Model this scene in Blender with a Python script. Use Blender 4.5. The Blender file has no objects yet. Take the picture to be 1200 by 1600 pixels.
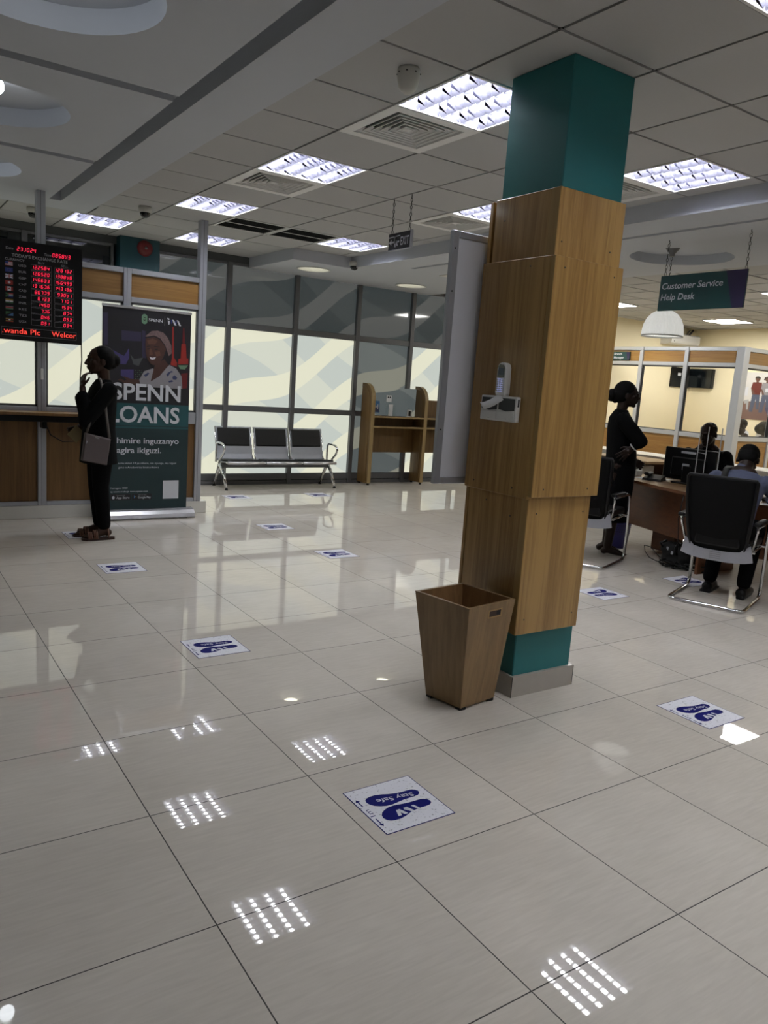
import bpy, bmesh, math, random
from mathutils import Matrix, Vector, Euler
random.seed(7)
C = bpy.context.scene.collection
SC = bpy.context.scene
PI = math.pi

# ------------------------------------------------------------------ camera, world, exposure
def lin(c):
    c /= 255.0
    return c / 12.92 if c <= 0.04045 else ((c + 0.055) / 1.055) ** 2.4
def S(r, g, b): return (lin(r), lin(g), lin(b), 1.0)

CAM = Vector((-0.75199, -1.76878, 1.49004))
YAW, PITCH, ROLL, FPX = 0.598992, 0.165886, 0.0703086, 1203.338
def make_camera():
    cd = bpy.data.cameras.new('camera'); co = bpy.data.objects.new('camera', cd); C.objects.link(co)
    fw = Vector((math.sin(YAW) * math.cos(PITCH), math.cos(YAW) * math.cos(PITCH), -math.sin(PITCH)))
    ri = Vector((math.cos(YAW), -math.sin(YAW), 0)); up = ri.cross(fw)
    r2 = math.cos(ROLL) * ri + math.sin(ROLL) * up
    u2 = -math.sin(ROLL) * ri + math.cos(ROLL) * up
    m = Matrix(((r2.x, u2.x, -fw.x, CAM.x), (r2.y, u2.y, -fw.y, CAM.y), (r2.z, u2.z, -fw.z, CAM.z), (0, 0, 0, 1)))
    co.matrix_world = m
    cd.sensor_fit = 'AUTO'; cd.sensor_width = 36.0; cd.lens = FPX / 1600.0 * 36.0
    cd.clip_start = 0.05; cd.clip_end = 100
    SC.camera = co
make_camera()
SC.view_settings.view_transform = 'Standard'
SC.view_settings.look = 'None'
SC.view_settings.gamma = 1.0
SC.view_settings.use_curve_mapping = False
SC.view_settings.exposure = 1.15
SC.cycles.max_bounces = 7
SC.cycles.diffuse_bounces = 4
SC.cycles.glossy_bounces = 4
SC.cycles.transparent_max_bounces = 12
SC.cycles.sample_clamp_indirect = 4.0
SC.cycles.use_denoising = True
SC.cycles.caustics_reflective = False
SC.cycles.caustics_refractive = False
w = bpy.data.worlds.new('outside'); SC.world = w; w.use_nodes = True
w.node_tree.nodes['Background'].inputs[0].default_value = (0.55, 0.62, 0.7, 1)
w.node_tree.nodes['Background'].inputs[1].default_value = 0.3

TUBE_STRENGTH = 35.0        # fluorescent tubes in the louvre fittings
OPAL_STRENGTH = 24.0         # opal panels over the offices
SPOT_STRENGTH = 5.0         # round downlights
GLOBE_STRENGTH = 8.0       # lamps in the round recesses
FILM_STRENGTH = 0.34        # daylit frosted film

# ------------------------------------------------------------------ materials
MATS = {}
def new_mat(name):
    m = bpy.data.materials.new(name); m.use_nodes = True
    MATS[name] = m
    return m, m.node_tree, m.node_tree.nodes['Principled BSDF']
def setp(b, **k):
    names = {'spec': 'Specular IOR Level', 'coat': 'Coat Weight', 'coatr': 'Coat Roughness', 'rough': 'Roughness', 'metal': 'Metallic',
             'emis': 'Emission Color', 'emstr': 'Emission Strength', 'col': 'Base Color', 'trans': 'Transmission Weight', 'alpha': 'Alpha', 'ior': 'IOR'}
    for a, v in k.items(): b.inputs[names[a]].default_value = v
def pm(name, col, rough=0.5, noise=0.06, nscale=25.0, **k):
    """plain surface with a slight procedural mottling"""
    m, t, b = new_mat(name)
    setp(b, rough=rough, **k)
    if noise > 0:
        tc = t.nodes.new('ShaderNodeTexCoord'); n = t.nodes.new('ShaderNodeTexNoise'); n.inputs['Scale'].default_value = nscale
        n.inputs['Detail'].default_value = 3
        t.links.new(tc.outputs['Object'], n.inputs['Vector'])
        mx = t.nodes.new('ShaderNodeMix'); mx.data_type = 'RGBA'
        mx.inputs[6].default_value = tuple(c * (1 - noise) for c in col[:3]) + (1,)
        mx.inputs[7].default_value = tuple(min(1, c * (1 + noise)) for c in col[:3]) + (1,)
        t.links.new(n.outputs['Fac'], mx.inputs[0]); t.links.new(mx.outputs[2], b.inputs['Base Color'])
    else:
        b.inputs['Base Color'].default_value = col
    return m
def em(name, col, strength):
    m, t, b = new_mat(name)
    setp(b, col=(0.02, 0.02, 0.02, 1), emis=col, emstr=strength, rough=0.5)
    return m
def wood(name, c1, c2, axis='Z', rough=0.35, coat=0.0, scale=1.0):
    m, t, b = new_mat(name)
    setp(b, rough=rough, coat=coat, coatr=0.12)
    g = t.nodes.new('ShaderNodeNewGeometry'); mp = t.nodes.new('ShaderNodeMapping')
    s = {'X': (1.6, 38, 38), 'Y': (38, 1.6, 38), 'Z': (38, 38, 1.6)}[axis]
    mp.inputs['Scale'].default_value = tuple(x * scale for x in s)
    t.links.new(g.outputs['Position'], mp.inputs['Vector'])
    n = t.nodes.new('ShaderNodeTexNoise'); n.inputs['Scale'].default_value = 1.0; n.inputs['Detail'].default_value = 6; n.inputs['Roughness'].default_value = 0.65
    n.inputs['Distortion'].default_value = 0.6
    t.links.new(mp.outputs['Vector'], n.inputs['Vector'])
    mp2 = t.nodes.new('ShaderNodeMapping'); mp2.inputs['Scale'].default_value = tuple(x * scale * 0.16 for x in s)
    t.links.new(g.outputs['Position'], mp2.inputs['Vector'])
    n2 = t.nodes.new('ShaderNodeTexNoise'); n2.inputs['Scale'].default_value = 1.0; n2.inputs['Detail'].default_value = 3
    t.links.new(mp2.outputs['Vector'], n2.inputs['Vector'])
    ma = t.nodes.new('ShaderNodeMath'); ma.operation = 'MULTIPLY_ADD'; ma.inputs[1].default_value = 0.45
    t.links.new(n2.outputs['Fac'], ma.inputs[0])
    mb = t.nodes.new('ShaderNodeMath'); mb.operation = 'MULTIPLY'; mb.inputs[1].default_value = 0.55
    t.links.new(n.outputs['Fac'], mb.inputs[0]); t.links.new(mb.outputs[0], ma.inputs[2])
    r = t.nodes.new('ShaderNodeValToRGB'); r.color_ramp.elements[0].position = 0.40; r.color_ramp.elements[1].position = 0.58
    r.color_ramp.elements[0].color = c2; r.color_ramp.elements[1].color = c1
    t.links.new(ma.outputs[0], r.inputs['Fac']); t.links.new(r.outputs['Color'], b.inputs['Base Color'])
    bp = t.nodes.new('ShaderNodeBump'); bp.inputs['Strength'].default_value = 0.05; bp.inputs['Distance'].default_value = 0.002
    t.links.new(n.outputs['Fac'], bp.inputs['Height']); t.links.new(bp.outputs['Normal'], b.inputs['Normal'])
    return m

def floor_mat():
    m, t, b = new_mat('floor_tile')
    N, L = t.nodes, t.links
    g = N.new('ShaderNodeNewGeometry'); sp = N.new('ShaderNodeSeparateXYZ'); L.new(g.outputs['Position'], sp.inputs[0])
    def math_(op, a, bv=None, c=None):
        n = N.new('ShaderNodeMath'); n.operation = op
        for i, v in enumerate((a, bv, c)):
            if v is None: continue
            if isinstance(v, (int, float)): n.inputs[i].default_value = v
            else: L.new(v, n.inputs[i])
        return n.outputs[0]
    masks, idx = [], []
    for ax in ('X', 'Y'):
        d = math_('DIVIDE', sp.outputs[ax], 0.6)
        f = math_('FRACT', d); idx.append(math_('FLOOR', d))
        dist = math_('ABSOLUTE', math_('SUBTRACT', math_('FRACT', math_('ADD', d, 0.5)), 0.5))
        masks.append(math_('LESS_THAN', dist, 0.0032))
    grout = math_('MAXIMUM', masks[0], masks[1])
    cx = N.new('ShaderNodeCombineXYZ'); L.new(idx[0], cx.inputs[0]); L.new(idx[1], cx.inputs[1])
    wn = N.new('ShaderNodeTexWhiteNoise'); L.new(cx.outputs[0], wn.inputs['Vector'])
    # brushed streaks along X
    mp = N.new('ShaderNodeMapping'); mp.inputs['Scale'].default_value = (9, 80, 1)
    ad = N.new('ShaderNodeVectorMath'); ad.operation = 'MULTIPLY_ADD'; ad.inputs[1].default_value = (3, 3, 3)
    L.new(wn.outputs['Color'], ad.inputs[0]); L.new(g.outputs['Position'], ad.inputs[2])
    L.new(ad.outputs[0], mp.inputs['Vector'])
    n1 = N.new('ShaderNodeTexNoise'); n1.inputs['Scale'].default_value = 1.0; n1.inputs['Detail'].default_value = 6; n1.inputs['Distortion'].default_value = 0.5
    L.new(mp.outputs[0], n1.inputs['Vector'])
    n2 = N.new('ShaderNodeTexNoise'); n2.inputs['Scale'].default_value = 2.3; n2.inputs['Detail'].default_value = 3
    L.new(ad.outputs[0], n2.inputs['Vector'])
    fac = math_('MULTIPLY_ADD', n1.outputs['Fac'], 0.5, math_('MULTIPLY', n2.outputs['Fac'], 0.5))
    fac = math_('ADD', fac, math_('MULTIPLY', math_('SUBTRACT', wn.outputs['Value'], 0.5), 0.08))
    r = N.new('ShaderNodeValToRGB'); r.color_ramp.elements[0].position = 0.33; r.color_ramp.elements[1].position = 0.66
    r.color_ramp.elements[0].color = FLOOR_A; r.color_ramp.elements[1].color = FLOOR_B
    L.new(fac, r.inputs['Fac'])
    mx = N.new('ShaderNodeMix'); mx.data_type = 'RGBA'; L.new(grout, mx.inputs[0]); L.new(r.outputs['Color'], mx.inputs[6])
    mx.inputs[7].default_value = S(52, 48, 44)
    L.new(mx.outputs[2], b.inputs['Base Color'])
    L.new(math_("MULTIPLY_ADD", grout, 0.5, 0.014), b.inputs['Roughness'])
    setp(b, spec=0.33)
    return m
FLOOR_A, FLOOR_B = S(198, 191, 180), S(213, 206, 195)

def film_mat(name, ca, cb, cc, strength, rough=0.12, spec=0.4):
    """frosted window film printed with crossing wavy ribbons; emits when daylight stands behind it"""
    m, t, b = new_mat(name); N, L = t.nodes, t.links
    g = N.new('ShaderNodeNewGeometry'); sp = N.new('ShaderNodeSeparateXYZ'); L.new(g.outputs['Position'], sp.inputs[0])
    def math_(op, a, bv=None, c=None):
        n = N.new('ShaderNodeMath'); n.operation = op
        for i, v in enumerate((a, bv, c)):
            if v is None: continue
            if isinstance(v, (int, float)): n.inputs[i].default_value = v
            else: L.new(v, n.inputs[i])
        return n.outputs[0]
    x, z = sp.outputs['X'], sp.outputs['Z']
    def ribbon(slope, wav, freq, phase, period, width):
        s = math_('SUBTRACT', z, math_('MULTIPLY', x, slope))
        s = math_('ADD', s, math_('MULTIPLY', math_('SINE', math_('MULTIPLY_ADD', x, freq, phase)), wav))
        f = math_('FRACT', math_('DIVIDE', s, period))
        return math_('LESS_THAN', f, width)
    a = ribbon(0.52, 0.12, 3.3, 0.4, 0.78, 0.40)
    bb = ribbon(-0.55, 0.10, 2.6, 1.2, 1.02, 0.5)
    m1 = N.new('ShaderNodeMix'); m1.data_type = 'RGBA'; L.new(bb, m1.inputs[0]); m1.inputs[6].default_value = cb; m1.inputs[7].default_value = cc
    m2 = N.new('ShaderNodeMix'); m2.data_type = 'RGBA'; L.new(a, m2.inputs[0]); L.new(m1.outputs[2], m2.inputs[6]); m2.inputs[7].default_value = ca
    if strength > 0:
        setp(b, col=(0.03, 0.03, 0.03, 1)); L.new(m2.outputs[2], b.inputs['Emission Color']); b.inputs['Emission Strength'].default_value = strength
    else:
        L.new(m2.outputs[2], b.inputs['Base Color'])
    setp(b, rough=rough, spec=spec)
    return m
def clear_mat(name, tint=(1, 1, 1, 1), base=0.012):
    m, t, b = new_mat(name); N, L = t.nodes, t.links
    tr = N.new('ShaderNodeBsdfTransparent'); tr.inputs[0].default_value = tint
    gl = N.new('ShaderNodeBsdfGlossy'); gl.inputs['Roughness'].default_value = 0.02
    lw = N.new('ShaderNodeLayerWeight'); lw.inputs['Blend'].default_value = 0.5
    pw = N.new('ShaderNodeMath'); pw.operation = 'POWER'; pw.inputs[1].default_value = 4.0; L.new(lw.outputs['Facing'], pw.inputs[0])
    ma = N.new('ShaderNodeMath'); ma.operation = 'MULTIPLY_ADD'; ma.inputs[1].default_value = 0.3; ma.inputs[2].default_value = base; L.new(pw.outputs[0], ma.inputs[0])
    mx = N.new('ShaderNodeMixShader')
    L.new(ma.outputs[0], mx.inputs[0]); L.new(tr.outputs[0], mx.inputs[1]); L.new(gl.outputs[0], mx.inputs[2])
    L.new(mx.outputs[0], N['Material Output'].inputs['Surface'])
    return m

M = {}
def build_materials():
    M['floor'] = floor_mat()
    M['ceil'] = pm('ceiling_board', S(176, 176, 176), 0.9, 0.03, 90)
    M['tbar_shaded'] = pm('ceiling_grid_shaded', S(70, 69, 67), 0.6, 0.02)  # dark grey puts the shade of the board gaps into the bars
    M['plaster'] = pm('white_plaster', S(186, 190, 197), 0.85, 0.015, 8)
    M['cream'] = pm('cream_paint', S(232, 221, 188), 0.7, 0.02, 6)
    M['wallwhite'] = pm('grey_white_paint', S(205, 203, 196), 0.7, 0.02, 6)
    M['greywall'] = pm('dark_grey_paint', S(67, 70, 71), 0.6, 0.02, 6)
    M['teal'] = pm('teal_paint', S(24, 104, 106), 0.55, 0.04, 5)
    M['skirt'] = pm('grey_skirting_tile', S(166, 160, 152), 0.25, 0.05, 30)
    M['white_skirt'] = pm('white_skirting_tile', S(214, 212, 205), 0.25, 0.03, 30)
    M['oak'] = wood('oak_veneer', S(166, 131, 76), S(130, 96, 49), 'Z', 0.33, 0.25)
    M['oakedge'] = wood('oak_edge', S(160, 130, 78), S(140, 110, 62), 'Z', 0.4)
    M['oakh'] = wood('oak_veneer_flat', S(146, 109, 59), S(123, 87, 42), 'X', 0.4)
    M['oakhy'] = wood('oak_veneer_across', S(147, 112, 62), S(125, 88, 42), 'Y', 0.4)
    M['bin'] = wood('bin_veneer', S(134, 108, 72), S(114, 89, 57), 'Z', 0.45)
    M['binin'] = wood('bin_inside', S(140, 104, 64), S(116, 84, 48), 'Z', 0.6)
    M['counterwood'] = wood('counter_veneer', S(122, 88, 46), S(98, 68, 33), 'Z', 0.5)
    M['booth'] = wood('booth_veneer', S(112, 86, 48), S(92, 68, 36), 'Z', 0.4)
    M['boothedge'] = wood('booth_edge', S(150, 128, 86), S(130, 108, 70), 'Z', 0.4)
    M['desk'] = wood('desk_veneer', S(146, 118, 85), S(128, 99, 67), 'Y', 0.35)
    M['deskred'] = wood('desk_front_veneer', S(98, 56, 26), S(78, 42, 18), 'Y', 0.45)
    M['alu'] = pm('brushed_aluminium', S(178, 181, 188), 0.38, 0.04, 40, metal=0.5)
    M['alud'] = pm('grey_aluminium', S(101, 102, 104), 0.4, 0.04, 40, metal=0.5)
    M['alubright'] = pm('bright_aluminium', S(205, 205, 208), 0.25, 0.03, 40, metal=0.7)
    M['chrome'] = pm('chrome', S(210, 210, 212), 0.07, 0.0, metal=1.0)
    M['black'] = pm('black_plastic', S(9, 9, 11), 0.4, 0.1, spec=0.25)
    M['blackmatt'] = pm('matt_black', S(7, 7, 8), 0.8, 0.1)
    M['mesh'] = pm('black_mesh_fabric', S(6, 6, 7), 0.75, 0.25, 300, spec=0.15)
    M['leather'] = pm('black_vinyl', S(9, 10, 10), 0.45, 0.1, 60)
    M['silver'] = pm('silver_plastic', S(152, 153, 161), 0.35, 0.05, 60, metal=0.2)
    M['pierteal_dimmed'] = pm('pier_teal_dimmed', S(14, 62, 70), 0.55, 0.04, 5)  # teal darkened in the colour, standing in for dimming by dark glass
    M['white'] = pm('white_plastic', S(220, 220, 218), 0.35, 0.02)
    M['offwhite'] = pm('off_white_plastic', S(196, 195, 188), 0.45, 0.03)
    M['paper'] = pm('paper', S(232, 232, 234), 0.8, 0.02)
    M['board'] = pm('grey_white_board', S(226, 228, 236), 0.35, 0.02, 4)
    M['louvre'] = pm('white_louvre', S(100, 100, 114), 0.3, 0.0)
    M['tube'] = em('fluorescent_tube', (0.93, 0.95, 1.0, 1), TUBE_STRENGTH)
    M['opal'] = em('opal_panel', (1.0, 0.98, 0.93, 1), OPAL_STRENGTH)
    M['spot'] = em('downlight_disc', (1.0, 0.97, 0.72, 1), SPOT_STRENGTH)
    M['globe'] = em('globe_lamp', (0.9, 0.95, 1.0, 1), GLOBE_STRENGTH)
    M['red_led'] = em('red_led', (1.0, 0.02, 0.07, 1), 0.62)
    M['red_led2'] = em('red_led_ticker', (1.0, 0.06, 0.04, 1), 0.5)
    M['film'] = film_mat('frosted_film', S(255, 254, 228), S(236, 240, 224), S(218, 226, 218), FILM_STRENGTH)
    M['filmgrey'] = film_mat('frosted_film_shut', S(250, 250, 228), S(190, 200, 196), S(160, 172, 172), 0.10, 0.2)
    M['filmdark'] = film_mat('dark_film', S(250, 255, 250), S(165, 182, 184), S(190, 205, 205), 0.036, 0.04, 0.5)
    M['darkglass'] = pm('dark_glass', S(22, 27, 31), 0.03, 0.05, 3, spec=0.6)
    M['clear'] = clear_mat('clear_glass')
    M['acrylic'] = clear_mat('clear_acrylic', (0.97, 0.98, 0.98, 1))
    M['acrylic_edge'] = pm('acrylic_edge', S(170, 172, 172), 0.2, 0.0)
    M['navy'] = pm('navy_print', S(18, 22, 96), 0.6, 0.06, 60, spec=0.05)
    M['decal'] = None
    M['ink'] = pm('white_print', S(205, 207, 214), 0.5, 0.02)
    M['inkgrey'] = pm('grey_print', S(160, 162, 166), 0.5, 0.02)
    M['black_print'] = pm('black_print', S(18, 18, 22), 0.5, 0.02)
    M['banner_dark'] = pm('banner_night', S(19, 18, 25), 0.5, 0.12, 6)
    M['banner_teal'] = pm('banner_teal', S(20, 75, 80), 0.5, 0.03, 6)
    M['banner_deep'] = pm('banner_deep_teal', S(16, 44, 48), 0.5, 0.03, 6)
    M['purple'] = pm('print_purple', S(47, 41, 69), 0.5, 0.15, 10)
    M['purple2'] = pm('print_violet', S(61, 51, 106), 0.5, 0.15, 20)
    M['skinprint'] = pm('print_skin', S(69, 41, 33), 0.5, 0.1, 20)
    M['skinprint2'] = pm('print_skin_light', S(92, 58, 45), 0.5, 0.08, 20)
    M['scarf'] = pm('print_scarf', S(106, 87, 87), 0.5, 0.5, 90)
    M['shirtprint'] = pm('print_blouse', S(137, 134, 139), 0.5, 0.08, 30)
    M['printblue'] = pm('print_blue', S(51, 58, 97), 0.5, 0.05)
    M['red'] = pm('red_print', S(142, 34, 25), 0.5, 0.06)
    M['redplastic'] = pm('red_plastic', S(96, 16, 19), 0.4, 0.05)
    M['green'] = pm('green_print', S(51, 98, 59), 0.5, 0.05)
    M['mint'] = pm('mint_print', S(98, 134, 106), 0.5, 0.05)
    M['yellow'] = pm('yellow_print', S(153, 128, 51), 0.5, 0.05)
    M['blue'] = pm('blue_print', S(31, 51, 122), 0.5, 0.05)
    M['skyblue'] = pm('sky_print', S(67, 114, 161), 0.5, 0.05)
    M['signteal'] = pm('sign_teal', S(18, 62, 62), 0.4, 0.03)
    M['signpurple'] = pm('sign_purple', S(39, 30, 67), 0.4, 0.03)
    M['skin'] = pm('dark_skin', S(50, 31, 21), 0.5, 0.08, 30, spec=0.25)
    M['skin2'] = pm('deep_skin', S(34, 21, 15), 0.5, 0.08, 30, spec=0.25)
    M['hair'] = pm('black_hair', S(8, 7, 7), 0.7, 0.3, 120, spec=0.12)
    M['cloth_black'] = pm('black_cloth', S(12, 13, 14), 0.95, 0.2, 60, spec=0.08)
    M['cloth_trouser'] = pm('black_trousers', S(9, 9, 10), 0.95, 0.2, 60, spec=0.08)
    M['cloth_navy'] = pm('blue_grey_shirt', S(69, 75, 97), 0.85, 0.1, 60)
    M['cloth_white'] = pm('white_shirt', S(220, 220, 220), 0.85, 0.05, 60)
    M['bag'] = pm('taupe_fabric', S(78, 69, 69), 0.7, 0.08, 80)
    M['strap'] = pm('taupe_strap', S(84, 78, 73), 0.7, 0.08, 80)
    M['tan'] = pm('tan_leather', S(98, 64, 48), 0.6, 0.1, 60)
    M['sole'] = pm('brown_sole', S(51, 31, 25), 0.7, 0.1, 60)
    M['envelope'] = pm('tan_paper', S(134, 119, 84), 0.8, 0.05)
    M['bluebin'] = pm('blue_plastic', S(37, 31, 106), 0.4, 0.06)
    M['eye'] = pm('eye_white', S(70, 69, 66), 0.3, 0.0)
    M['glint'] = pm('bracelet_silver', S(200, 198, 196), 0.3, 0.0, metal=0.4)
    M['lampglass'] = clear_mat('unused')
    M['poster_wall'] = pm('poster_wall', S(205, 203, 200), 0.4, 0.03, 6)
    M['poster_floor'] = pm('poster_floor', S(112, 84, 78), 0.4, 0.15, 30)
    M['denim'] = pm('print_denim', S(66, 78, 104), 0.5, 0.1, 30)
    M['screen'] = pm('dark_screen', S(10, 16, 20), 0.12, 0.1, 5)
    M['vane'] = pm('vent_vane', S(225, 224, 222), 0.5, 0.02)
    m, t, b = new_mat('ribbed_shade'); setp(b, col=S(235, 236, 232), rough=0.35, emis=(1, 1, 0.95, 1), emstr=0.2); M['shade'] = m
    # scuffed white decal
    m, t, b = new_mat('decal_white'); N, L = t.nodes, t.links
    tc = N.new('ShaderNodeNewGeometry'); n = N.new('ShaderNodeTexNoise'); n.inputs['Scale'].default_value = 95; n.inputs['Detail'].default_value = 4
    L.new(tc.outputs['Position'], n.inputs['Vector'])
    r = N.new('ShaderNodeValToRGB'); r.color_ramp.elements[0].position = 0.3; r.color_ramp.elements[0].color = S(160, 160, 166)
    r.color_ramp.elements[1].position = 0.40; r.color_ramp.elements[1].color = S(226, 226, 232)
    L.new(n.outputs['Fac'], r.inputs['Fac']); L.new(r.outputs['Color'], b.inputs['Base Color']); setp(b, rough=0.5, spec=0.15)
    M['decal'] = m
build_materials()

# ------------------------------------------------------------------ mesh builder
class MB:
    def __init__(s, M0=None):
        s.v, s.f, s.mi, s.sm, s.mats = [], [], [], [], []
        s.M = M0 or Matrix.Identity(4); s.cur = 0; s.smooth = False
    def mat(s, m):
        if m not in s.mats: s.mats.append(m)
        s.cur = s.mats.index(m); return s
    def add(s, vs, fs, smooth=None):
        o = len(s.v)
        s.v += [tuple(s.M @ Vector(p)) for p in vs]
        for f in fs:
            s.f.append(tuple(i + o for i in f)); s.mi.append(s.cur); s.sm.append(s.smooth if smooth is None else smooth)
        return s
    def box(s, a, b):
        x0, x1 = sorted((a[0], b[0])); y0, y1 = sorted((a[1], b[1])); z0, z1 = sorted((a[2], b[2]))
        vs = [(x, y, z) for z in (z0, z1) for y in (y0, y1) for x in (x0, x1)]
        return s.add(vs, [(0, 2, 3, 1), (4, 5, 7, 6), (0, 1, 5, 4), (2, 6, 7, 3), (0, 4, 6, 2), (1, 3, 7, 5)], False)
    def bbox(s, a, b, r=0.004, seg=1):
        """box with bevelled edges"""
        bm = bmesh.new(); bmesh.ops.create_cube(bm, size=1)
        x0, x1 = sorted((a[0], b[0])); y0, y1 = sorted((a[1], b[1])); z0, z1 = sorted((a[2], b[2]))
        for v in bm.verts: v.co = Vector((x0 + (v.co.x + .5) * (x1 - x0), y0 + (v.co.y + .5) * (y1 - y0), z0 + (v.co.z + .5) * (z1 - z0)))
        bmesh.ops.bevel(bm, geom=bm.edges[:], offset=min(r, (x1 - x0) * .45, (y1 - y0) * .45, (z1 - z0) * .45), segments=seg, affect='EDGES', profile=0.5)
        return s.addbm(bm)
    def addbm(s, bm, smooth=None):
        bm.verts.index_update()
        s.add([v.co.copy() for v in bm.verts], [tuple(v.index for v in f.verts) for f in bm.faces], smooth); bm.free(); return s
    def quad(s, a, b, c, d): return s.add([a, b, c, d], [(0, 1, 2, 3)], False)
    def poly(s, pts): return s.add(pts, [tuple(range(len(pts)))], False)
    def prism(s, pts, z0, z1):
        """polygon in XY (counter-clockwise) extruded along Z"""
        n = len(pts)
        vs = [(p[0], p[1], z0) for p in pts] + [(p[0], p[1], z1) for p in pts]
        fs = [tuple(range(n))[::-1], tuple(range(n, 2 * n))] + [(i, (i + 1) % n, n + (i + 1) % n, n + i) for i in range(n)]
        return s.add(vs, fs, False)
    def loft(s, rings, cap=True, smooth=True):
        n = len(rings[0]); vs = [p for r in rings for p in r]; fs = []
        for k in range(len(rings) - 1):
            for i in range(n):
                j = (i + 1) % n
                fs.append((k * n + i, k * n + j, (k + 1) * n + j, (k + 1) * n + i))
        if cap:
            fs.append(tuple(range(n))[::-1]); fs.append(tuple((len(rings) - 1) * n + i for i in range(n)))
        return s.add(vs, fs, smooth)
    def eloft(s, secs, n=20, cap=True):
        """elliptical sections (cx, cy, z, rx, ry)"""
        return s.loft([[(cx + rx * math.cos(2 * PI * i / n), cy + ry * math.sin(2 * PI * i / n), z) for i in range(n)] for cx, cy, z, rx, ry in secs], cap)
    def tube(s, path, r, n=8, closed=False, cap=True):
        P = [Vector(p) for p in path]; m = len(P); rings = []
        rr = r if isinstance(r, (list, tuple)) else [r] * m
        prev = None
        for k in range(m):
            if closed: t = (P[(k + 1) % m] - P[k - 1])
            elif k == 0: t = P[1] - P[0]
            elif k == m - 1: t = P[-1] - P[-2]
            else: t = (P[k + 1] - P[k]).normalized() + (P[k] - P[k - 1]).normalized()
            t = t.normalized() if t.length > 1e-9 else Vector((0, 0, 1))
            if prev is None:
                a = t.orthogonal().normalized()
            else:
                a = prev - t * prev.dot(t); a = a.normalized() if a.length > 1e-6 else t.orthogonal().normalized()
            prev = a; b = t.cross(a)
            rings.append([tuple(P[k] + (a * math.cos(2 * PI * i / n) + b * math.sin(2 * PI * i / n)) * rr[k]) for i in range(n)])
        if closed:
            rings.append(rings[0]); return s.loft(rings, False)
        return s.loft(rings, cap)
    def cyl(s, a, b, r, n=16, r2=None): return s.tube([a, b], [r, r if r2 is None else r2], n)
    def lathe(s, prof, n=24, c=(0, 0, 0), smooth=True, cap=False):
        return s.loft([[(c[0] + r * math.cos(2 * PI * i / n), c[1] + r * math.sin(2 * PI * i / n), c[2] + z) for i in range(n)] for r, z in prof], cap, smooth)
    def ell(s, c, r, n=14, R=None):
        vs, fs = [], []; m = n // 2
        R = R or Matrix.Identity(3)
        for k in range(1, m):
            th = PI * k / m
            for i in range(n):
                p = Vector((r[0] * math.sin(th) * math.cos(2 * PI * i / n), r[1] * math.sin(th) * math.sin(2 * PI * i / n), r[2] * math.cos(th)))
                vs.append(tuple(Vector(c) + R @ p))
        top = len(vs); vs.append(tuple(Vector(c) + R @ Vector((0, 0, r[2])))); bot = len(vs); vs.append(tuple(Vector(c) - R @ Vector((0, 0, r[2]))))
        for k in range(m - 2):
            for i in range(n):
                j = (i + 1) % n
                fs.append((k * n + i, (k + 1) * n + i, (k + 1) * n + j, k * n + j))
        for i in range(n):
            j = (i + 1) % n
            fs.append((top, i, j)); fs.append((bot, (m - 2) * n + j, (m - 2) * n + i))
        return s.add(vs, fs, True)
    def cap(s, a, ra, b, rb, n=12):
        """tapered capsule"""
        a, b = Vector(a), Vector(b)
        d = (b - a)
        if d.length < 1e-6: return s.ell(a, (ra, ra, ra), n)
        R = d.to_track_quat('Z', 'Y').to_matrix()
        rings = []
        for k in range(1, 4): th = PI / 2 * k / 3; rings.append((-ra * math.cos(th), ra * math.sin(th)))
        for k in range(0, 3): th = PI / 2 * k / 3; rings.append((d.length + rb * math.sin(th), rb * math.cos(th)))
        vs = [[tuple(a + R @ Vector((r * math.cos(2 * PI * i / n), r * math.sin(2 * PI * i / n), z))) for i in range(n)] for z, r in rings]
        return s.loft(vs, True)
    def chain(s, pts, rs, n=12):
        for k in range(len(pts) - 1): s.cap(pts[k], rs[k], pts[k + 1], rs[k + 1], n)
        return s
    def text(s, body, o, ux, uy, h=None, w=None, align='L', shear=0.0, bold=0.0, lift=0.0006):
        """flat lettering; o = anchor on the baseline, ux/uy = reading and up directions, h = cap height (m), w = fitted width"""
        vs, fs = text_geo(body, shear, bold)
        if not vs: return s
        x0 = min(p[0] for p in vs); x1 = max(p[0] for p in vs)
        sy = (h or 0.1) / CAPH
        sx = sy if w is None else w / max(1e-6, x1 - x0)
        if h is None: sy = sx
        W = (x1 - x0) * sx
        off = {'L': 0, 'C': -W / 2, 'R': -W}[align]
        o, ux, uy = Vector(o), Vector(ux).normalized(), Vector(uy).normalized(); nz = ux.cross(uy)
        return s.add([tuple(o + ux * ((p[0] - x0) * sx + off) + uy * (p[1] * sy) + nz * lift) for p in vs], fs, False)
    def build(s, name, parent=None, local=False, bevel=None, mats=None):
        me = bpy.data.meshes.new(name)
        if parent is not None and not local:
            w = Vector((0, 0, 0)); p = parent
            while p is not None: w += p.location; p = p.parent
            vs = [(a - w.x, b - w.y, c - w.z) for a, b, c in s.v]
        else: vs = s.v
        me.from_pydata(vs, [], s.f)
        for m in (mats or s.mats): me.materials.append(m)
        me.polygons.foreach_set('material_index', s.mi); me.polygons.foreach_set('use_smooth', s.sm)
        me.update()
        bm = bmesh.new(); bm.from_mesh(me); bmesh.ops.recalc_face_normals(bm, faces=bm.faces[:]); bm.to_mesh(me); bm.free()
        o = bpy.data.objects.new(name, me); C.objects.link(o)
        if parent is not None: o.parent = parent
        return o
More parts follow.
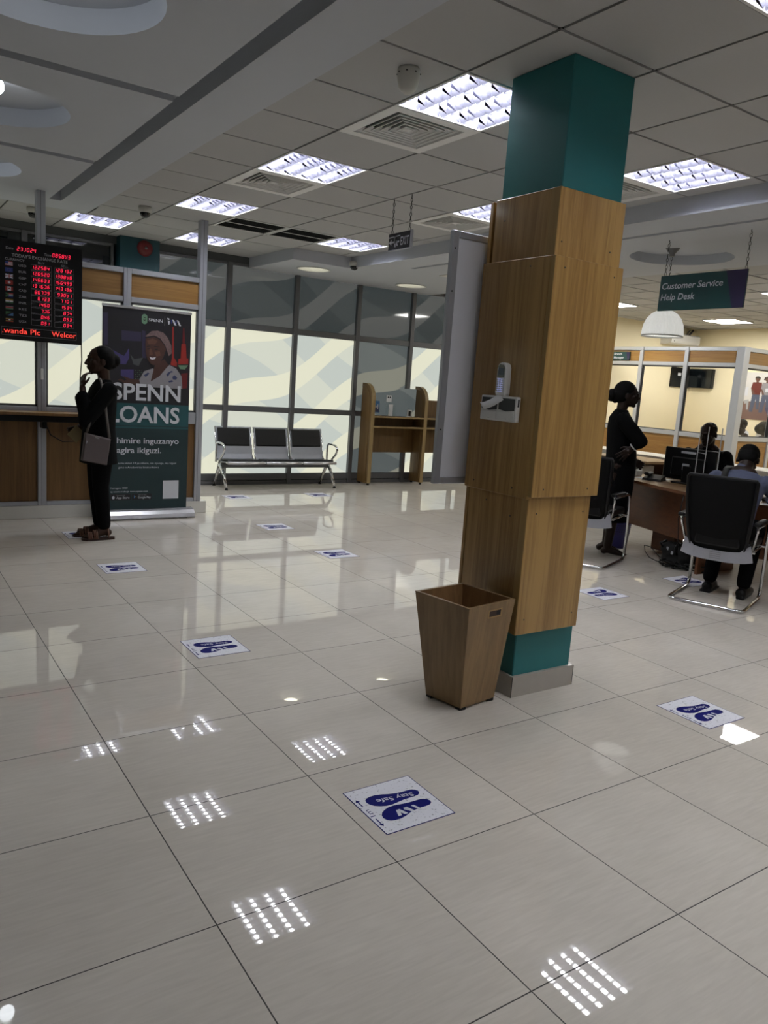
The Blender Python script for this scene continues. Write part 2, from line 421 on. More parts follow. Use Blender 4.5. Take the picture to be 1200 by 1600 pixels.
    def blob(s, name, m, parent=None, voxel=0.006, smooth=4, local=True):
        """fuse everything into one continuous skin"""
        o = MB.build(s, name, None, True)
        o.data.materials.clear(); o.data.materials.append(m)
        a = o.modifiers.new('r', 'REMESH'); a.mode = 'VOXEL'; a.voxel_size = voxel; a.use_smooth_shade = True
        b = o.modifiers.new('s', 'SMOOTH'); b.iterations = smooth; b.factor = 0.5
        dg = bpy.context.evaluated_depsgraph_get(); dg.update()
        me = bpy.data.meshes.new_from_object(o.evaluated_get(dg))
        me.name = name
        old = o.data; o.modifiers.clear(); o.data = me; bpy.data.meshes.remove(old)
        me.materials.clear(); me.materials.append(m)
        if parent is not None: o.parent = parent
        return o

CAPH = 0.69
_tc = {}
def text_geo(body, shear=0.0, bold=0.0):
    k = (body, shear, bold)
    if k in _tc: return _tc[k]
    cu = bpy.data.curves.new('t', 'FONT'); cu.body = body; cu.size = 1.0; cu.shear = shear; cu.offset = bold; cu.resolution_u = 3; cu.fill_mode = 'FRONT'
    ob = bpy.data.objects.new('t', cu)
    me = bpy.data.meshes.new_from_object(ob)
    vs = [tuple(v.co) for v in me.vertices]; fs = [tuple(p.vertices) for p in me.polygons]
    bpy.data.objects.remove(ob); bpy.data.curves.remove(cu); bpy.data.meshes.remove(me)
    _tc[k] = (vs, fs); return _tc[k]
def _caph():
    global CAPH
    vs, _ = text_geo('H'); CAPH = max(v[1] for v in vs)
_caph()

def root(name, loc, rz=0.0):
    o = bpy.data.objects.new(name, None); C.objects.link(o); o.location = loc; o.rotation_euler = (0, 0, rz); o.empty_display_size = 0.1
    return o
def tag(o, label, cat, group=None):
    o['label'] = label; o['category'] = cat
    if group: o['group'] = group
    return o
def thing(name, label, cat, loc, rz=0.0, group=None): return tag(root(name, loc, rz), label, cat, group)
def struct(o):
    o['kind'] = 'structure'; return o
def copy_tree(o, parent=None):
    c = o.copy(); C.objects.link(c)
    if parent is not None: c.parent = parent
    for ch in list(o.children): copy_tree(ch, c)
    return c
def circle_pts(cx, cy, r, n=32): return [(cx + r * math.cos(2 * PI * i / n), cy + r * math.sin(2 * PI * i / n)) for i in range(n)]
def holed(mb, outer, holes, z):
    """flat sheet with holes at height z"""
    bm = bmesh.new()
    for lp in [outer] + holes:
        vs = [bm.verts.new((p[0], p[1], z)) for p in lp]
        for i in range(len(vs)): bm.edges.new((vs[i], vs[(i + 1) % len(vs)]))
    bmesh.ops.triangle_fill(bm, use_beauty=True, use_dissolve=False, edges=bm.edges[:])
    mb.addbm(bm, False)
def rect(x0, x1, y0, y1): return [(x0, y0), (x1, y0), (x1, y1), (x0, y1)]
# ------------------------------------------------------------------ the room
CZ = 2.958          # grid ceiling
SZ = 2.83           # dropped white soffit
XL, XR, YB, YF = -3.3, 13.05, -5.2, 7.9
GX, GY = 1.661, 0.735
def cell(i, j): return GX + .6 * i, GY + .6 * j

mb = MB().mat(M['floor']).box((XL - .1, YB - .1, -0.12), (XR + .1, YF + .25, 0)); struct(mb.build('floor'))

LOUVRES = [(0, -8), (0, -5), (0, -2), (0, 1), (0, 4), (0, 7), (-1, 10), (1, 10), (3, -8), (3, -5), (3, -2), (3, 1), (3, 4), (3, 8)]
VENTS = [(0, 2), (0, 5), (3, 2), (3, 5), (0, -4)]
GRILLES = [(1, 8), (2, 8)]
HOLES = set(LOUVRES + VENTS + GRILLES)

def build_ceiling():
    mb = MB(); gap = 0.0085
    mb.mat(M['ceil'])
    for j in range(-10, 12):
        y = GY + .6 * j
        for i in range(-8 if j >= 10 else 0, 4):
            if (i, j) in HOLES or (i == 3 and j >= 10): continue
            x = GX + .6 * i
            mb.box((x + gap, y + gap, CZ), (x + .6 - gap, y + .6 - gap, CZ + .018))
        if j < 10: mb.box((1.175, y + gap, CZ), (GX - gap, y + .6 - gap, CZ + .018))
        mb.box((4.061 + gap, y + gap, CZ), (4.30, y + .6 - gap, CZ + .018))
    mb.mat(M['tbar_shaded'])
    for i in range(-8, 5):
        x = GX + .6 * i
        mb.box((x - .016, YB if i >= 0 else 6.735, CZ + .009), (x + .016, 7.935, CZ + .014))
    for j in range(-10, 13):
        y = GY + .6 * j
        mb.box((1.175 if j < 10 else -3.3, y - .014, CZ + .009), (4.3, y + .014, CZ + .014))
    # board over the offices
    mb.mat(M['ceil'])
    for a in range(0, 12):
        for b in range(-9, 13):
            x, y = 6.35 + .6 * a, .45 + .6 * b
            mb.box((x + .016, y + .016, CZ), (x + .584, y + .584, CZ + .018))
    mb.mat(M['tbar_shaded'])
    for a in range(0, 13): mb.box((6.35 + .6 * a - .02, YB, CZ + .009), (6.35 + .6 * a + .02, 8.2, CZ + .014))
    for b in range(-9, 14): mb.box((6.35, .45 + .6 * b - .02, CZ + .009), (13.2, .45 + .6 * b + .02, CZ + .014))
    # white plaster on the left, with recessed channels and round recesses
    mb.mat(M['plaster'])
    xs = [(-3.3, .745), (.85, 1.175)]
    ych = [-4.58, -2.76, -.94, .88, 2.70, 4.52, 6.30]
    D = .11
    y0 = YB
    for k, yc in enumerate(ych):
        holes = []
        cyc = yc - .87
        if cyc - .5 > y0: holes.append(circle_pts(-.09, cyc, .46, 40))
        holed(mb, rect(-3.3, .745, y0, yc), holes, CZ)
        for h in holes:
            n = len(h)
            mb.loft([[(p[0], p[1], CZ) for p in h], [(p[0], p[1], CZ + D) for p in h]], False, True)
            mb.poly([(p[0], p[1], CZ + D) for p in h])
        y0 = yc + .1 if k < len(ych) - 1 else yc
        if k < len(ych) - 1:   # cross channel walls
            mb.quad((-3.3, yc, CZ), (.745, yc, CZ), (.745, yc, CZ + D), (-3.3, yc, CZ + D))
            mb.quad((-3.3, yc + .1, CZ), (.745, yc + .1, CZ), (.745, yc + .1, CZ + D), (-3.3, yc + .1, CZ + D))
            mb.quad((-3.3, yc, CZ + D), (.745, yc, CZ + D), (.745, yc + .1, CZ + D), (-3.3, yc + .1, CZ + D))
    yb = YB
    for k, yc in enumerate(ych):
        e = yc
        mb.quad((.745, yb, CZ), (.745, e, CZ), (.745, e, CZ + D), (.745, yb, CZ + D)); yb = yc + .1
    mb.quad((.85, YB, CZ), (.85, 6.3, CZ), (.85, 6.3, CZ + D), (.85, YB, CZ + D))
    mb.quad((.745, YB, CZ + D), (.85, YB, CZ + D), (.85, 6.3, CZ + D), (.745, 6.3, CZ + D))
    mb.quad((.745, 6.3, CZ), (.85, 6.3, CZ), (.85, 6.3, CZ + D), (.745, 6.3, CZ + D))
    mb.quad((.85, YB, CZ), (1.175, YB, CZ), (1.175, 6.3, CZ), (.85, 6.3, CZ))
    mb.quad((-3.3, 6.3, CZ), (1.175, 6.3, CZ), (1.175, 6.735, CZ), (-3.3, 6.735, CZ))
    mb.quad((1.175, 6.3, CZ), (1.19, 6.3, CZ), (1.19, 6.735, CZ), (1.175, 6.735, CZ))
    # dropped white soffit on the right
    out = [(3.45, 7.95), (3.45, 6.62), (4.22, 6.60), (4.22, YB), (4.62, YB), (4.62, 5.9), (4.68, 5.9), (4.68, YB), (6.35, YB), (6.35, 7.95)][::1]
    holes = [circle_pts(3.99, 7.12, .20, 24), circle_pts(5.56, 7.21, .20, 24), circle_pts(5.60, 2.95, .46, 36)]
    holed(mb, out, holes, SZ)
    per = [(3.45, 7.95), (3.45, 6.62), (4.22, 6.60), (4.22, YB)]
    for a, b in zip(per[:-1], per[1:]): mb.quad((*a, SZ), (*b, SZ), (*b, CZ + .02), (*a, CZ + .02))
    mb.quad((6.35, YB, SZ), (6.35, 7.95, SZ), (6.35, 7.95, CZ + .02), (6.35, YB, CZ + .02))
    mb.box((4.62, YB, SZ + .03), (4.68, 5.9, SZ + .04))
    for a, b in (((4.62, YB), (4.62, 5.9)), ((4.68, 5.9), (4.68, YB)), ((4.62, 5.9), (4.68, 5.9))):
        mb.quad((*a, SZ), (*b, SZ), (*b, SZ + .03), (*a, SZ + .03))
    for h, d in zip(holes, (.09, .09, .09)):
        mb.loft([[(p[0], p[1], SZ) for p in h], [(p[0], p[1], SZ + d) for p in h]], False, True)
        mb.poly([(p[0], p[1], SZ + d) for p in h])
    mb.mat(M['greywall']).box((XL - .1, YB - .1, 3.35), (XR + .2, YF + .3, 3.4))
    struct(mb.build('ceiling'))
build_ceiling()

# walls
struct(MB().mat(M['greywall']).box((XL - .1, YB - .1, 0), (XL, YF + .2, 3.35)).build('wall_left'))  # unseen wall; its dark grey is chosen to cut bounce light
struct(MB().mat(M['wallwhite']).box((XL - .1, YB - .1, 0), (XR + .1, YB, 3.35)).build('wall_back'))
struct(MB().mat(M['cream']).box((XR, YB, 0), (XR + .1, YF + .2, 3.35)).build('wall_right'))
mb = MB().mat(M['greywall']).box((XL, YF - .03, 2.87), (8.04, YF + .2, 3.35)); mb.box((XL, YF + .16, 0), (8.04, YF + .2, 2.9))
mb.mat(M['cream']).box((8.04, YF, 0), (XR, YF + .2, 3.35)); struct(mb.build('wall_far'))
# glazed far wall: one window per bay
BAYS = [-3.1, -2.13, -1.16, -.19, .78, 1.74, 2.25, 3.19, 4.16, 5.15, 6.10, 7.07, 8.04]
def far_windows():
    n = 0
    for k in range(len(BAYS) - 1):
        x0, x1 = BAYS[k], BAYS[k + 1]
        if abs(x0 - 1.74) < .01: continue
        n += 1
        r = struct(root('window_%d' % n, (x0, YF - .05, 0)))
        fr = MB().mat(M['alud'])
        fr.bbox((x0 - .032, YF - .055, 0), (x0 + .032, YF + .05, 2.87), .003)
        for za, zb in ((0, .05), (.06, .15), (.985, 1.06), (2.05, 2.13), (2.84, 2.87)):
            fr.bbox((x0 + .03, YF - .04, za), (x1 - .03, YF + .04, zb), .003)
        if abs(x1 - 8.04) < .01 or abs(x1 - 1.74) < .01: fr.bbox((x1 - .032, YF - .05, 0), (x1 + .0, YF + .05, 2.87), .003)
        fr.build('window_frame', r)
        low = 'film'; mid = 'filmgrey' if abs(x0 - 5.15) < .01 else 'film'
        lowm = 'filmgrey' if abs(x0 - 5.15) < .01 else 'film'
        MB().mat(M[lowm]).box((x0 + .03, YF, .15), (x1 - .03, YF + .012, .985)).build('pane', r)
        MB().mat(M[mid]).box((x0 + .03, YF, 1.06), (x1 - .03, YF + .012, 2.05)).build('pane', r)
        MB().mat(M['filmdark' if x0 > 2 else 'darkglass']).box((x0 + .03, YF, 2.13), (x1 - .03, YF + .012, 2.84)).build('pane', r)
far_windows()
mb = MB().mat(M['pierteal_dimmed']).box((1.775, 7.72, 0), (2.235, YF + .05, 3.0)); struct(mb.build('wall_pier'))

# teller partition on the left
def teller_partition():
    r = struct(root('wall_counter', (0, 6.0, 0)))
    Y0, Y1 = 5.985, 6.055
    P = [-3.2, -2.42, -1.66, -.90, -.14, .62, 1.385, 2.135]
    MB().mat(M['white_skirt']).bbox((-3.3, 5.965, 0), (2.235, 6.08, .122), .003).build('skirting', r)
    for k, x in enumerate(P):
        top = 2.96 if k in (5, 7, 3, 1) else 2.40
        m = MB().mat(M['alu']).bbox((x - .037, Y0 - .012, .122), (x + .037, Y1 + .012, top), .004)
        m.mat(M['alud']).box((x - .006, Y0 - .014, .122), (x - .003, Y0, top))
        p = m.build('post', r)
        if k == 5: MB().mat(M['white']).bbox((x - .012, Y0 - .035, 1.30), (x + .010, Y0 - .012, 1.40), .004).build('latch', p)
    for k in range(len(P) - 1):
        a, b = P[k] + .037, P[k + 1] - .037
        for za, zb in ((.122, .16), (.93, 1.05), (2.085, 2.135), (2.35, 2.40)):
            MB().mat(M['alu']).bbox((a, Y0 - .006, za), (b, Y1 + .006, zb), .004).build('rail', r)
        MB().mat(M['counterwood']).box((a, Y0 + .022, .16), (b, Y0 + .045, .93)).build('lower_panel', r)
        MB().mat(M['oakh']).box((a, Y0 + .022, 2.135), (b, Y0 + .045, 2.35)).build('upper_panel', r)
        fr = MB().mat(M['alud'])
        for q in ((a, a + .018), (b - .018, b)): fr.box((q[0], Y0 + .005, 1.05), (q[1], Y1, 2.085))
        fr.box((a, Y0 + .005, 2.065), (b, Y1, 2.085)); fr.box((a, Y0 + .005, 1.05), (b, Y1, 1.07))
        fr.build('sash', r)
        MB().mat(M['film']).box((a + .018, Y0 + .03, 1.07), (b - .018, Y0 + .04, 2.065)).build('pane', r)
teller_partition()

# office partition on the right (aluminium, oak panels, clear glass)
def office_partition():
    r = struct(root('wall_office', (10.2, 5.07, 0)))
    X0, X1 = 10.165, 10.235
    Yp = [5.07, 6.0, 6.87, 7.72]
    zs = dict(top=(2.33, 2.39), mid=(2.09, 2.15), sill=(.98, 1.05), low=(0, .1))
    MB().mat(M['alu']).bbox((10.14, 5.0, 0), (10.29, 5.13, 2.39), .006).build('corner_post', r)
    for y in Yp[1:]: MB().mat(M['alu']).bbox((X0 - .01, y - .035, 0), (X1 + .01, y + .035, 2.39), .004).build('post', r)
    for k in range(3):
        a, b = Yp[k] + (.06 if k == 0 else .035), Yp[k + 1] - .035
        for nm, (za, zb) in zs.items(): MB().mat(M['alu']).bbox((X0, a, za), (X1, b, zb), .004).build('rail', r)
        MB().mat(M['oakhy']).box((X0 + .02, a, 2.15), (X0 + .045, b, 2.33)).build('upper_panel', r)
        MB().mat(M['oakhy']).box((X0 + .02, a, .1), (X0 + .045, b, .98)).build('lower_panel', r)
        fr = MB().mat(M['black_print'])
        for q in ((a, a + .012), (b - .012, b)): fr.box((X0 + .012, q[0], 1.05), (X1 - .01, q[1], 2.09))
        fr.box((X0 + .012, a, 2.07), (X1 - .01, b, 2.09)); fr.box((X0 + .012, a, 1.05), (X1 - .01, b, 1.062)); fr.build('gasket', r)
        MB().mat(M['clear']).box((X0 + .032, a + .012, 1.062), (X0 + .038, b - .012, 2.07)).build('pane', r)
    Xp = [10.29, 11.21, 12.13, 13.0]
    for x in Xp[1:]: MB().mat(M['alu']).bbox((x - .035, 5.03, 0), (x + .035, 5.11, 2.39), .004).build('post', r)
    for k in range(3):
        a, b = Xp[k] + (0 if k == 0 else .035), Xp[k + 1] - .035
        for nm, (za, zb) in zs.items(): MB().mat(M['alu']).bbox((a, 5.035, za), (b, 5.105, zb), .004).build('rail', r)
        MB().mat(M['oakh']).box((a, 5.055, 2.15), (b, 5.08, 2.33)).build('upper_panel', r)
        MB().mat(M['oakh']).box((a, 5.055, .1), (b, 5.08, .98)).build('lower_panel', r)
        fr = MB().mat(M['black_print'])
        for q in ((a, a + .012), (b - .012, b)): fr.box((q[0], 5.047, 1.05), (q[1], 5.095, 2.09))
        fr.box((a, 5.047, 2.07), (b, 5.095, 2.09)); fr.box((a, 5.047, 1.05), (b, 5.095, 1.062)); fr.build('gasket', r)
        MB().mat(M['clear']).box((a + .012, 5.067, 1.062), (b - .012, 5.073, 2.07)).build('pane', r)
office_partition()
# ------------------------------------------------------------------ ceiling fittings
def make_louvre():
    t = root('ceiling_light', (0, 0, CZ))
    # local: cell centre at origin, z 0 = ceiling face; tubes run along Y
    h = MB().mat(M['white'])
    for a, b in (((-.3, -.3), (-.285, .3)), ((.285, -.3), (.3, .3)), ((-.285, -.3), (.285, -.285)), ((-.285, .285), (.285, .3))): h.box((*a, -.004), (*b, .075))
    h.box((-.3, -.3, .075), (.3, .3, .08))
    h.build('housing', t, True)
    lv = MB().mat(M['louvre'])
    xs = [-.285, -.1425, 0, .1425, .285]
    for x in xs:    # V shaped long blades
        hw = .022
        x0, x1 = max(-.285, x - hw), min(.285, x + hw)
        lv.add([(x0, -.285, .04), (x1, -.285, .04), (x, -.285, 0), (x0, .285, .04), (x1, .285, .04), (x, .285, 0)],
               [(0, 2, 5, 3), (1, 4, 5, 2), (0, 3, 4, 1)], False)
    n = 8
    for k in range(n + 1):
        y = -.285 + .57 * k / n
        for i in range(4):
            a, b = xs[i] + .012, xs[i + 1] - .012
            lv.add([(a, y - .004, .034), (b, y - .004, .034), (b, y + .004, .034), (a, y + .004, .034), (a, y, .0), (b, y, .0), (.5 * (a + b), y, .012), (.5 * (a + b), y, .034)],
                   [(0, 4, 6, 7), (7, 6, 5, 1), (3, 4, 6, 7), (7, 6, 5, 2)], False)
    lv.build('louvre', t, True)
    for i in range(4):
        x = .5 * (xs[i] + xs[i + 1])
        MB().mat(M['tube']).cyl((x, -.28, .052), (x, .28, .052), .013, 8).build('tube', t, True)
    return t
louvre_labels = {
    (0, 1): 'large square louvred ceiling light just left of the teal column top',
    (0, 4): 'louvred ceiling light second nearest in the row left of the column',
    (0, 7): 'louvred ceiling light above and left of the tall partition post',
    (-1, 10): 'louvred ceiling light farthest left, above the red exchange rate board',
    (1, 10): 'louvred ceiling light crossed by the tall partition post',
    (3, 4): 'louvred ceiling light half hidden by the column, beside a square vent',
    (3, 1): 'louvred ceiling light to the right of the teal column top',
    (3, 8): 'louvred ceiling light just left of the hanging exit sign',
    (0, -2): 'louvred ceiling light cut by the upper right corner of the photo'}
proto = None
for i, j in LOUVRES:
    x, y = cell(i, j)
    if proto is None: proto = o = make_louvre()
    else: o = copy_tree(proto)
    o.location = (x + .3, y + .3, CZ)
    tag(o, louvre_labels.get((i, j), 'louvred ceiling light behind the camera, seen only as floor reflection'), 'ceiling light', 'louvred ceiling lights')

def make_vent():
    t = root('ceiling_vent', (0, 0, CZ))
    f = MB().mat(M['vane'])
    for a, b in (((-.3, -.3), (-.235, .3)), ((.235, -.3), (.3, .3)), ((-.235, -.3), (.235, -.235)), ((-.235, .235), (.235, .3))): f.box((*a, -.006), (*b, .01))
    f.build('frame', t, True)
    MB().mat(M['blackmatt']).box((-.3, -.3, .07), (.3, .3, .08)).build('plenum', t, True)
    v = MB().mat(M['vane'])
    for k in range(6):
        r0 = .232 - k * .0365; RI = max(.012, r0 - .027)
        # sloping ring: outer edge low, inner edge high, with a small lip
        A = [(-r0, -r0, .0), (r0, -r0, .0), (r0, r0, .0), (-r0, r0, .0)]; B = [(-RI, -RI, .024), (RI, -RI, .024), (RI, RI, .024), (-RI, RI, .024)]
        L_ = [(x, y, z - .004) for x, y, z in A]; rl = (r0 - .004) / r0
        A2 = [(x * rl, y * rl, z + .001) for x, y, z in A]; B2 = [(x, y, z + .003) for x, y, z in B]; L2 = [(x * rl, y * rl, z) for x, y, z in L_]
        for i in range(4):
            q = (i + 1) % 4
            v.quad(A2[i], A2[q], B[q], B[i]); v.quad(A[i], A[q], B2[q], B2[i]); v.quad(A[i], A[q], L_[q], L_[i]); v.quad(L_[i], L_[q], L2[q], L2[i]); v.quad(L2[i], L2[q], A2[q], A2[i]); v.quad(B[i], B[q], B2[q], B2[i])
    v.box((-.022, -.022, .0), (.022, .022, .01))
    v.build('vanes', t, True)
    return t
vent_labels = {(0, 2): 'square ceiling air vent below the large louvred light near the column',
               (0, 5): 'square ceiling air vent left of and below the second louvred light',
               (3, 5): 'square ceiling air vent above the whiteboard top edge',
               (3, 2): 'square ceiling air vent peeking out right of the teal column',
               (0, -4): 'square ceiling air vent behind the camera'}
proto = None
for i, j in VENTS:
    x, y = cell(i, j)
    if proto is None: proto = o = make_vent()
    else: o = copy_tree(proto)
    o.location = (x + .3, y + .3, CZ)
    tag(o, vent_labels[(i, j)], 'air vent', 'square ceiling vents')
proto = None
for (i, j), lab in zip(GRILLES, ('black ceiling grille nearer the tall partition post', 'black ceiling grille next to the louvred light by the exit sign')):
    x, y = cell(i, j)
    if proto is None:
        t = root('ceiling_grille', (0, 0, CZ))
        f = MB().mat(M['white'])
        for a, b in (((-.295, -.295), (-.272, .295)), ((.272, -.295), (.295, .295)), ((-.272, -.295), (.272, -.272)), ((-.272, .272), (.272, .295))): f.box((*a, -.006), (*b, .02))
        f.box((-.272, -.008, -.003), (.272, .008, .02))
        f.build('frame', t, True)
        MB().mat(M['blackmatt']).box((-.29, -.29, .03), (.29, .29, .04)).build('plenum', t, True)
        s = MB().mat(M['black'])
        for k in range(20):
            yy = -.26 + .52 * k / 19
            s.box((-.272, yy - .002, .0), (.272, yy + .002, .025))
        s.build('slats', t, True); proto = o = t
    else: o = copy_tree(proto)
    o.location = (x + .3, y + .3, CZ)
    tag(o, lab, 'air grille', 'black ceiling grilles')

# opal panels over the offices
proto = None
for (x, y), lab in zip([(8.75, 3.45), (8.75, 6.4), (11.42, 6.08)],
                       ['opal ceiling panel light at the right edge beside the hanging sign', 'opal ceiling panel light showing right of the wooden column', 'wide opal ceiling panel light above the air conditioner']):
    if proto is None:
        t = root('panel_light', (0, 0, CZ))
        f = MB().mat(M['white'])
        for a, b in (((-.3, -.3), (-.285, .3)), ((.285, -.3), (.3, .3)), ((-.285, -.3), (.285, -.285)), ((-.285, .285), (.285, .3))): f.box((*a, -.02), (*b, 0))
        f.build('frame', t, True)
        MB().mat(M['opal']).box((-.285, -.285, -.014), (.285, .285, -.004)).build('diffuser', t, True); proto = o = t
    else: o = copy_tree(proto)
    o.location = (x + .3, y + .3, CZ); tag(o, lab, 'ceiling light', 'opal ceiling panels')
for (x, y), lab in zip([(11.5, 3.2)], ['opal ceiling panel light outside the view right of the help desk']):  # unseen panel added for extra light over the offices
    o = copy_tree(proto); o.location = (x + .3, y + .3, CZ); tag(o, lab, 'ceiling light', 'opal ceiling panels')
proto = None
for (x, y), lab in zip([(3.99, 7.12), (5.56, 7.21)], ['round yellowish ceiling downlight left of the whiteboard, above the bench', 'round yellowish ceiling downlight close to the whiteboard edge']):
    if proto is None:
        t = root('downlight', (0, 0, SZ))
        MB().mat(M['white']).lathe([(.20, .0), (.212, -.002), (.212, -.008), (.196, -.008), (.19, .0), (.10, .075)], 32).build('reflector', t, True)
        MB().mat(M['spot']).lathe([(0.0001, .074), (.07, .074), (.098, .078)], 28).build('lens', t, True); proto = o = t
    else: o = copy_tree(proto)
    o.location = (x, y, SZ); tag(o, lab, 'ceiling light', 'round downlights')
# lamps in the round plaster recesses
proto = None
for yc in (1.83, 3.42, 5.43, -.0, -1.83):
    if proto is None:
        t = root('globe_light', (0, 0, CZ + .11))
        MB().mat(M['white']).lathe([(.0001, 0), (.06, 0), (.06, -.02), (.035, -.03), (.0001, -.03)], 20).build('base', t, True)
        MB().mat(M['globe']).ell((0, 0, -.075), (.05, .05, .05), 16).build('bulb', t, True); proto = o = t
    else: o = copy_tree(proto)
    o.location = (-.075, yc, CZ + .11)
    tag(o, 'round lamp in a circular ceiling recess, just past the left edge' if yc > 3 and yc < 4 else 'round lamp in a circular plaster recess outside the left edge', 'ceiling light', 'lamps in the round recesses')

# security domes and sensor
proto = None
for (x, y, z), lab in zip([(1.503, 5.85, CZ), (.71, 6.9, CZ), (4.22, 6.52, 2.90)], ['white dome camera near the long ceiling channel end', 'pale dome camera at far left above the rate board', 'dark dome camera on the white soffit corner']):
    if proto is None:
        t = root('dome_camera', (0, 0, 0))
        MB().mat(M['offwhite']).lathe([(.0001, 0), (.058, 0), (.062, -.015), (.058, -.05), (.05, -.055)], 24).build('housing', t, True)
        MB().mat(M['screen']).lathe([(.048, -.052), (.046, -.07), (.036, -.088), (.018, -.098), (.0001, -.1)], 24).build('dome', t, True); proto = o = t
    else: o = copy_tree(proto)
    o.location = (x, y, z); tag(o, lab, 'security camera', 'dome cameras')
t = thing('motion_sensor', 'white cup-shaped motion sensor on the ceiling beside the large light', 'sensor', (1.445, 1.50, CZ))
MB().mat(M['wallwhite']).lathe([(.0001, 0), (.052, 0), (.055, -.01), (.053, -.045), (.044, -.085), (.03, -.1)], 28, (1.445, 1.5, CZ)).build('housing', t)
MB().mat(M['offwhite']).lathe([(.03, -.1), (.018, -.11), (.0001, -.113)], 28, (1.445, 1.5, CZ)).build('lens', t)
m = MB().mat(M['black_print'])
for k in range(8):
    a = 2 * PI * k / 8; m.box((1.445 + .0535 * math.cos(a) - .004, 1.5 + .0535 * math.sin(a) - .004, CZ - .026), (1.445 + .0535 * math.cos(a) + .004, 1.5 + .0535 * math.sin(a) + .004, CZ - .022))
m.build('slot', t)
tag(MB().mat(M['wallwhite']).bbox((5.15, 5.62, SZ - .008), (5.55, 6.05, SZ), .003).build('access_panel'), 'pale square hatch in the white soffit left of the column', 'access panel')

def chain_links(mb, p0, p1, r=.011, wire=.0022):
    p0, p1 = Vector(p0), Vector(p1); L = (p1 - p0).length; n = max(2, int(L / (r * 2.4)))
    d = (p1 - p0).normalized(); a = d.orthogonal().normalized(); b = d.cross(a)
    for k in range(n):
        c = p0 + d * (L * (k + .5) / n); u = a if k % 2 else b
        mb.tube([c + d * (r * 1.45 * math.cos(q * PI / 4)) + u * (r * .7 * math.sin(q * PI / 4)) for q in range(8)], wire, 4, True)

# exit sign
t = thing('exit_sign', 'small black hanging exit sign on two chains', 'sign', (2.87, 3.58, 2.62))
m = MB().mat(M['black_print']).bbox((2.862, 3.425, 2.555), (2.878, 3.735, 2.685), .002); m.build('panel', t)
m = MB().mat(M['alu']); m.box((2.858, 3.425, 2.552), (2.882, 3.418, 2.69)); m.box((2.858, 3.735, 2.551), (2.882, 3.425, 2.556)); m.build('trim', t)
m = MB().mat(M['ink'])
m.text('EXIT', (2.8615, 3.56, 2.585), (0, -1, 0), (0, 0, 1), h=.062, w=.115, bold=.01)
m.add([(2.861, 3.725, 2.615), (2.861, 3.69, 2.64), (2.861, 3.69, 2.622), (2.861, 3.58, 2.622), (2.861, 3.58, 2.608), (2.861, 3.69, 2.608), (2.861, 3.69, 2.592)], [(0, 1, 6), (2, 3, 4, 5)], False)
m.add([(2.861, 3.665, 2.660), (2.861, 3.635, 2.66), (2.861, 3.595, 2.585), (2.861, 3.608, 2.58)], [(0, 1, 2, 3)], False)
m.add([(2.861, 3.655, 2.642), (2.861, 3.625, 2.65), (2.861, 3.628, 2.575), (2.861, 3.64, 2.575)], [(0, 1, 2, 3)], False)
m.add([(2.861, 3.735, 2.65), (2.861, 3.57, 2.658), (2.861, 3.57, 2.664), (2.861, 3.735, 2.658)], [(0, 1, 2, 3)], False)
m.build('lettering', t)
for y in (3.70, 3.455):
    m = MB().mat(M['black']); chain_links(m, (2.87, y, 2.685), (2.87, y + .0, CZ - .004)); m.build('chain', t)

# help desk sign
t = thing('help_desk_sign', 'hanging teal and purple sign reading Customer Service Help Desk', 'sign', (4.9, 2.2, 2.4))
MB().mat(M['signteal']).box((4.893, 1.811, 2.252), (4.907, 2.593, 2.54)).build('panel', t)
MB().mat(M['signpurple']).poly([(4.8925, 1.99, 2.54), (4.8925, 1.811, 2.54), (4.8925, 1.811, 2.252), (4.8925, 1.905, 2.252)]).build('purple_end', t)['label'] = 'purple end of the sign'
m = MB().mat(M['ink'])
m.text('Customer Service', (4.892, 2.572, 2.428), (0, -1, 0), (0, 0, 1), h=.05, w=.565, shear=.12, bold=.012)
m.build('lettering', t); m = MB().mat(M['ink'])
m.text('Help Desk', (4.892, 2.572, 2.338), (0, -1, 0), (0, 0, 1), h=.05, w=.325, shear=.12, bold=.012)
m.build('lettering', t)
for y in (2.56, 1.83):
    m = MB().mat(M['black']); chain_links(m, (4.9, y, 2.54), (4.9, y, SZ - .03), .012, .002)
    m.tube([(4.9, y, SZ - .03), (4.9, y - .008, SZ - .022), (4.9, y, SZ - .014), (4.9, y, SZ)], .003, 5); m.build('chain', t)

# pendant lamp
t = thing('pendant_lamp', 'white ribbed dome pendant lamp hanging behind the help desk sign', 'pendant lamp', (5.6, 3.05, SZ + .09))
MB().mat(M['alud']).lathe([(.0001, .0), (.065, 0), (.06, -.012), (.028, -.05), (.022, -.075), (.0001, -.075)], 24, (5.6, 3.05, SZ + .09)).build('ceiling_rose', t)
m = MB().mat(M['black']); chain_links(m, (5.6, 3.05, SZ + .01), (5.6, 3.05, 2.36), .012, .0022); m.cyl((5.6, 3.05, 2.38), (5.6, 3.05, 2.33), .03, 14); m.build('chain', t)
rib = []
prof = [(.03, 2.352), (.07, 2.345), (.115, 2.318), (.152, 2.275), (.176, 2.22), (.186, 2.16), (.188, 2.115)]
n = 84
m = MB().mat(M['shade'])
m.loft([[(5.6 + (r + (.005 if i % 2 else 0)) * math.cos(2 * PI * i / n), 3.05 + (r + (.005 if i % 2 else 0)) * math.sin(2 * PI * i / n), z) for i in range(n)] for r, z in prof], False, False)
m.build('shade', t)
MB().mat(M['white']).lathe([(.186, 2.122), (.193, 2.118), (.193, 2.106), (.184, 2.106), (.184, 2.12)], 40, (5.6, 3.05, 0)).build('rim', t)
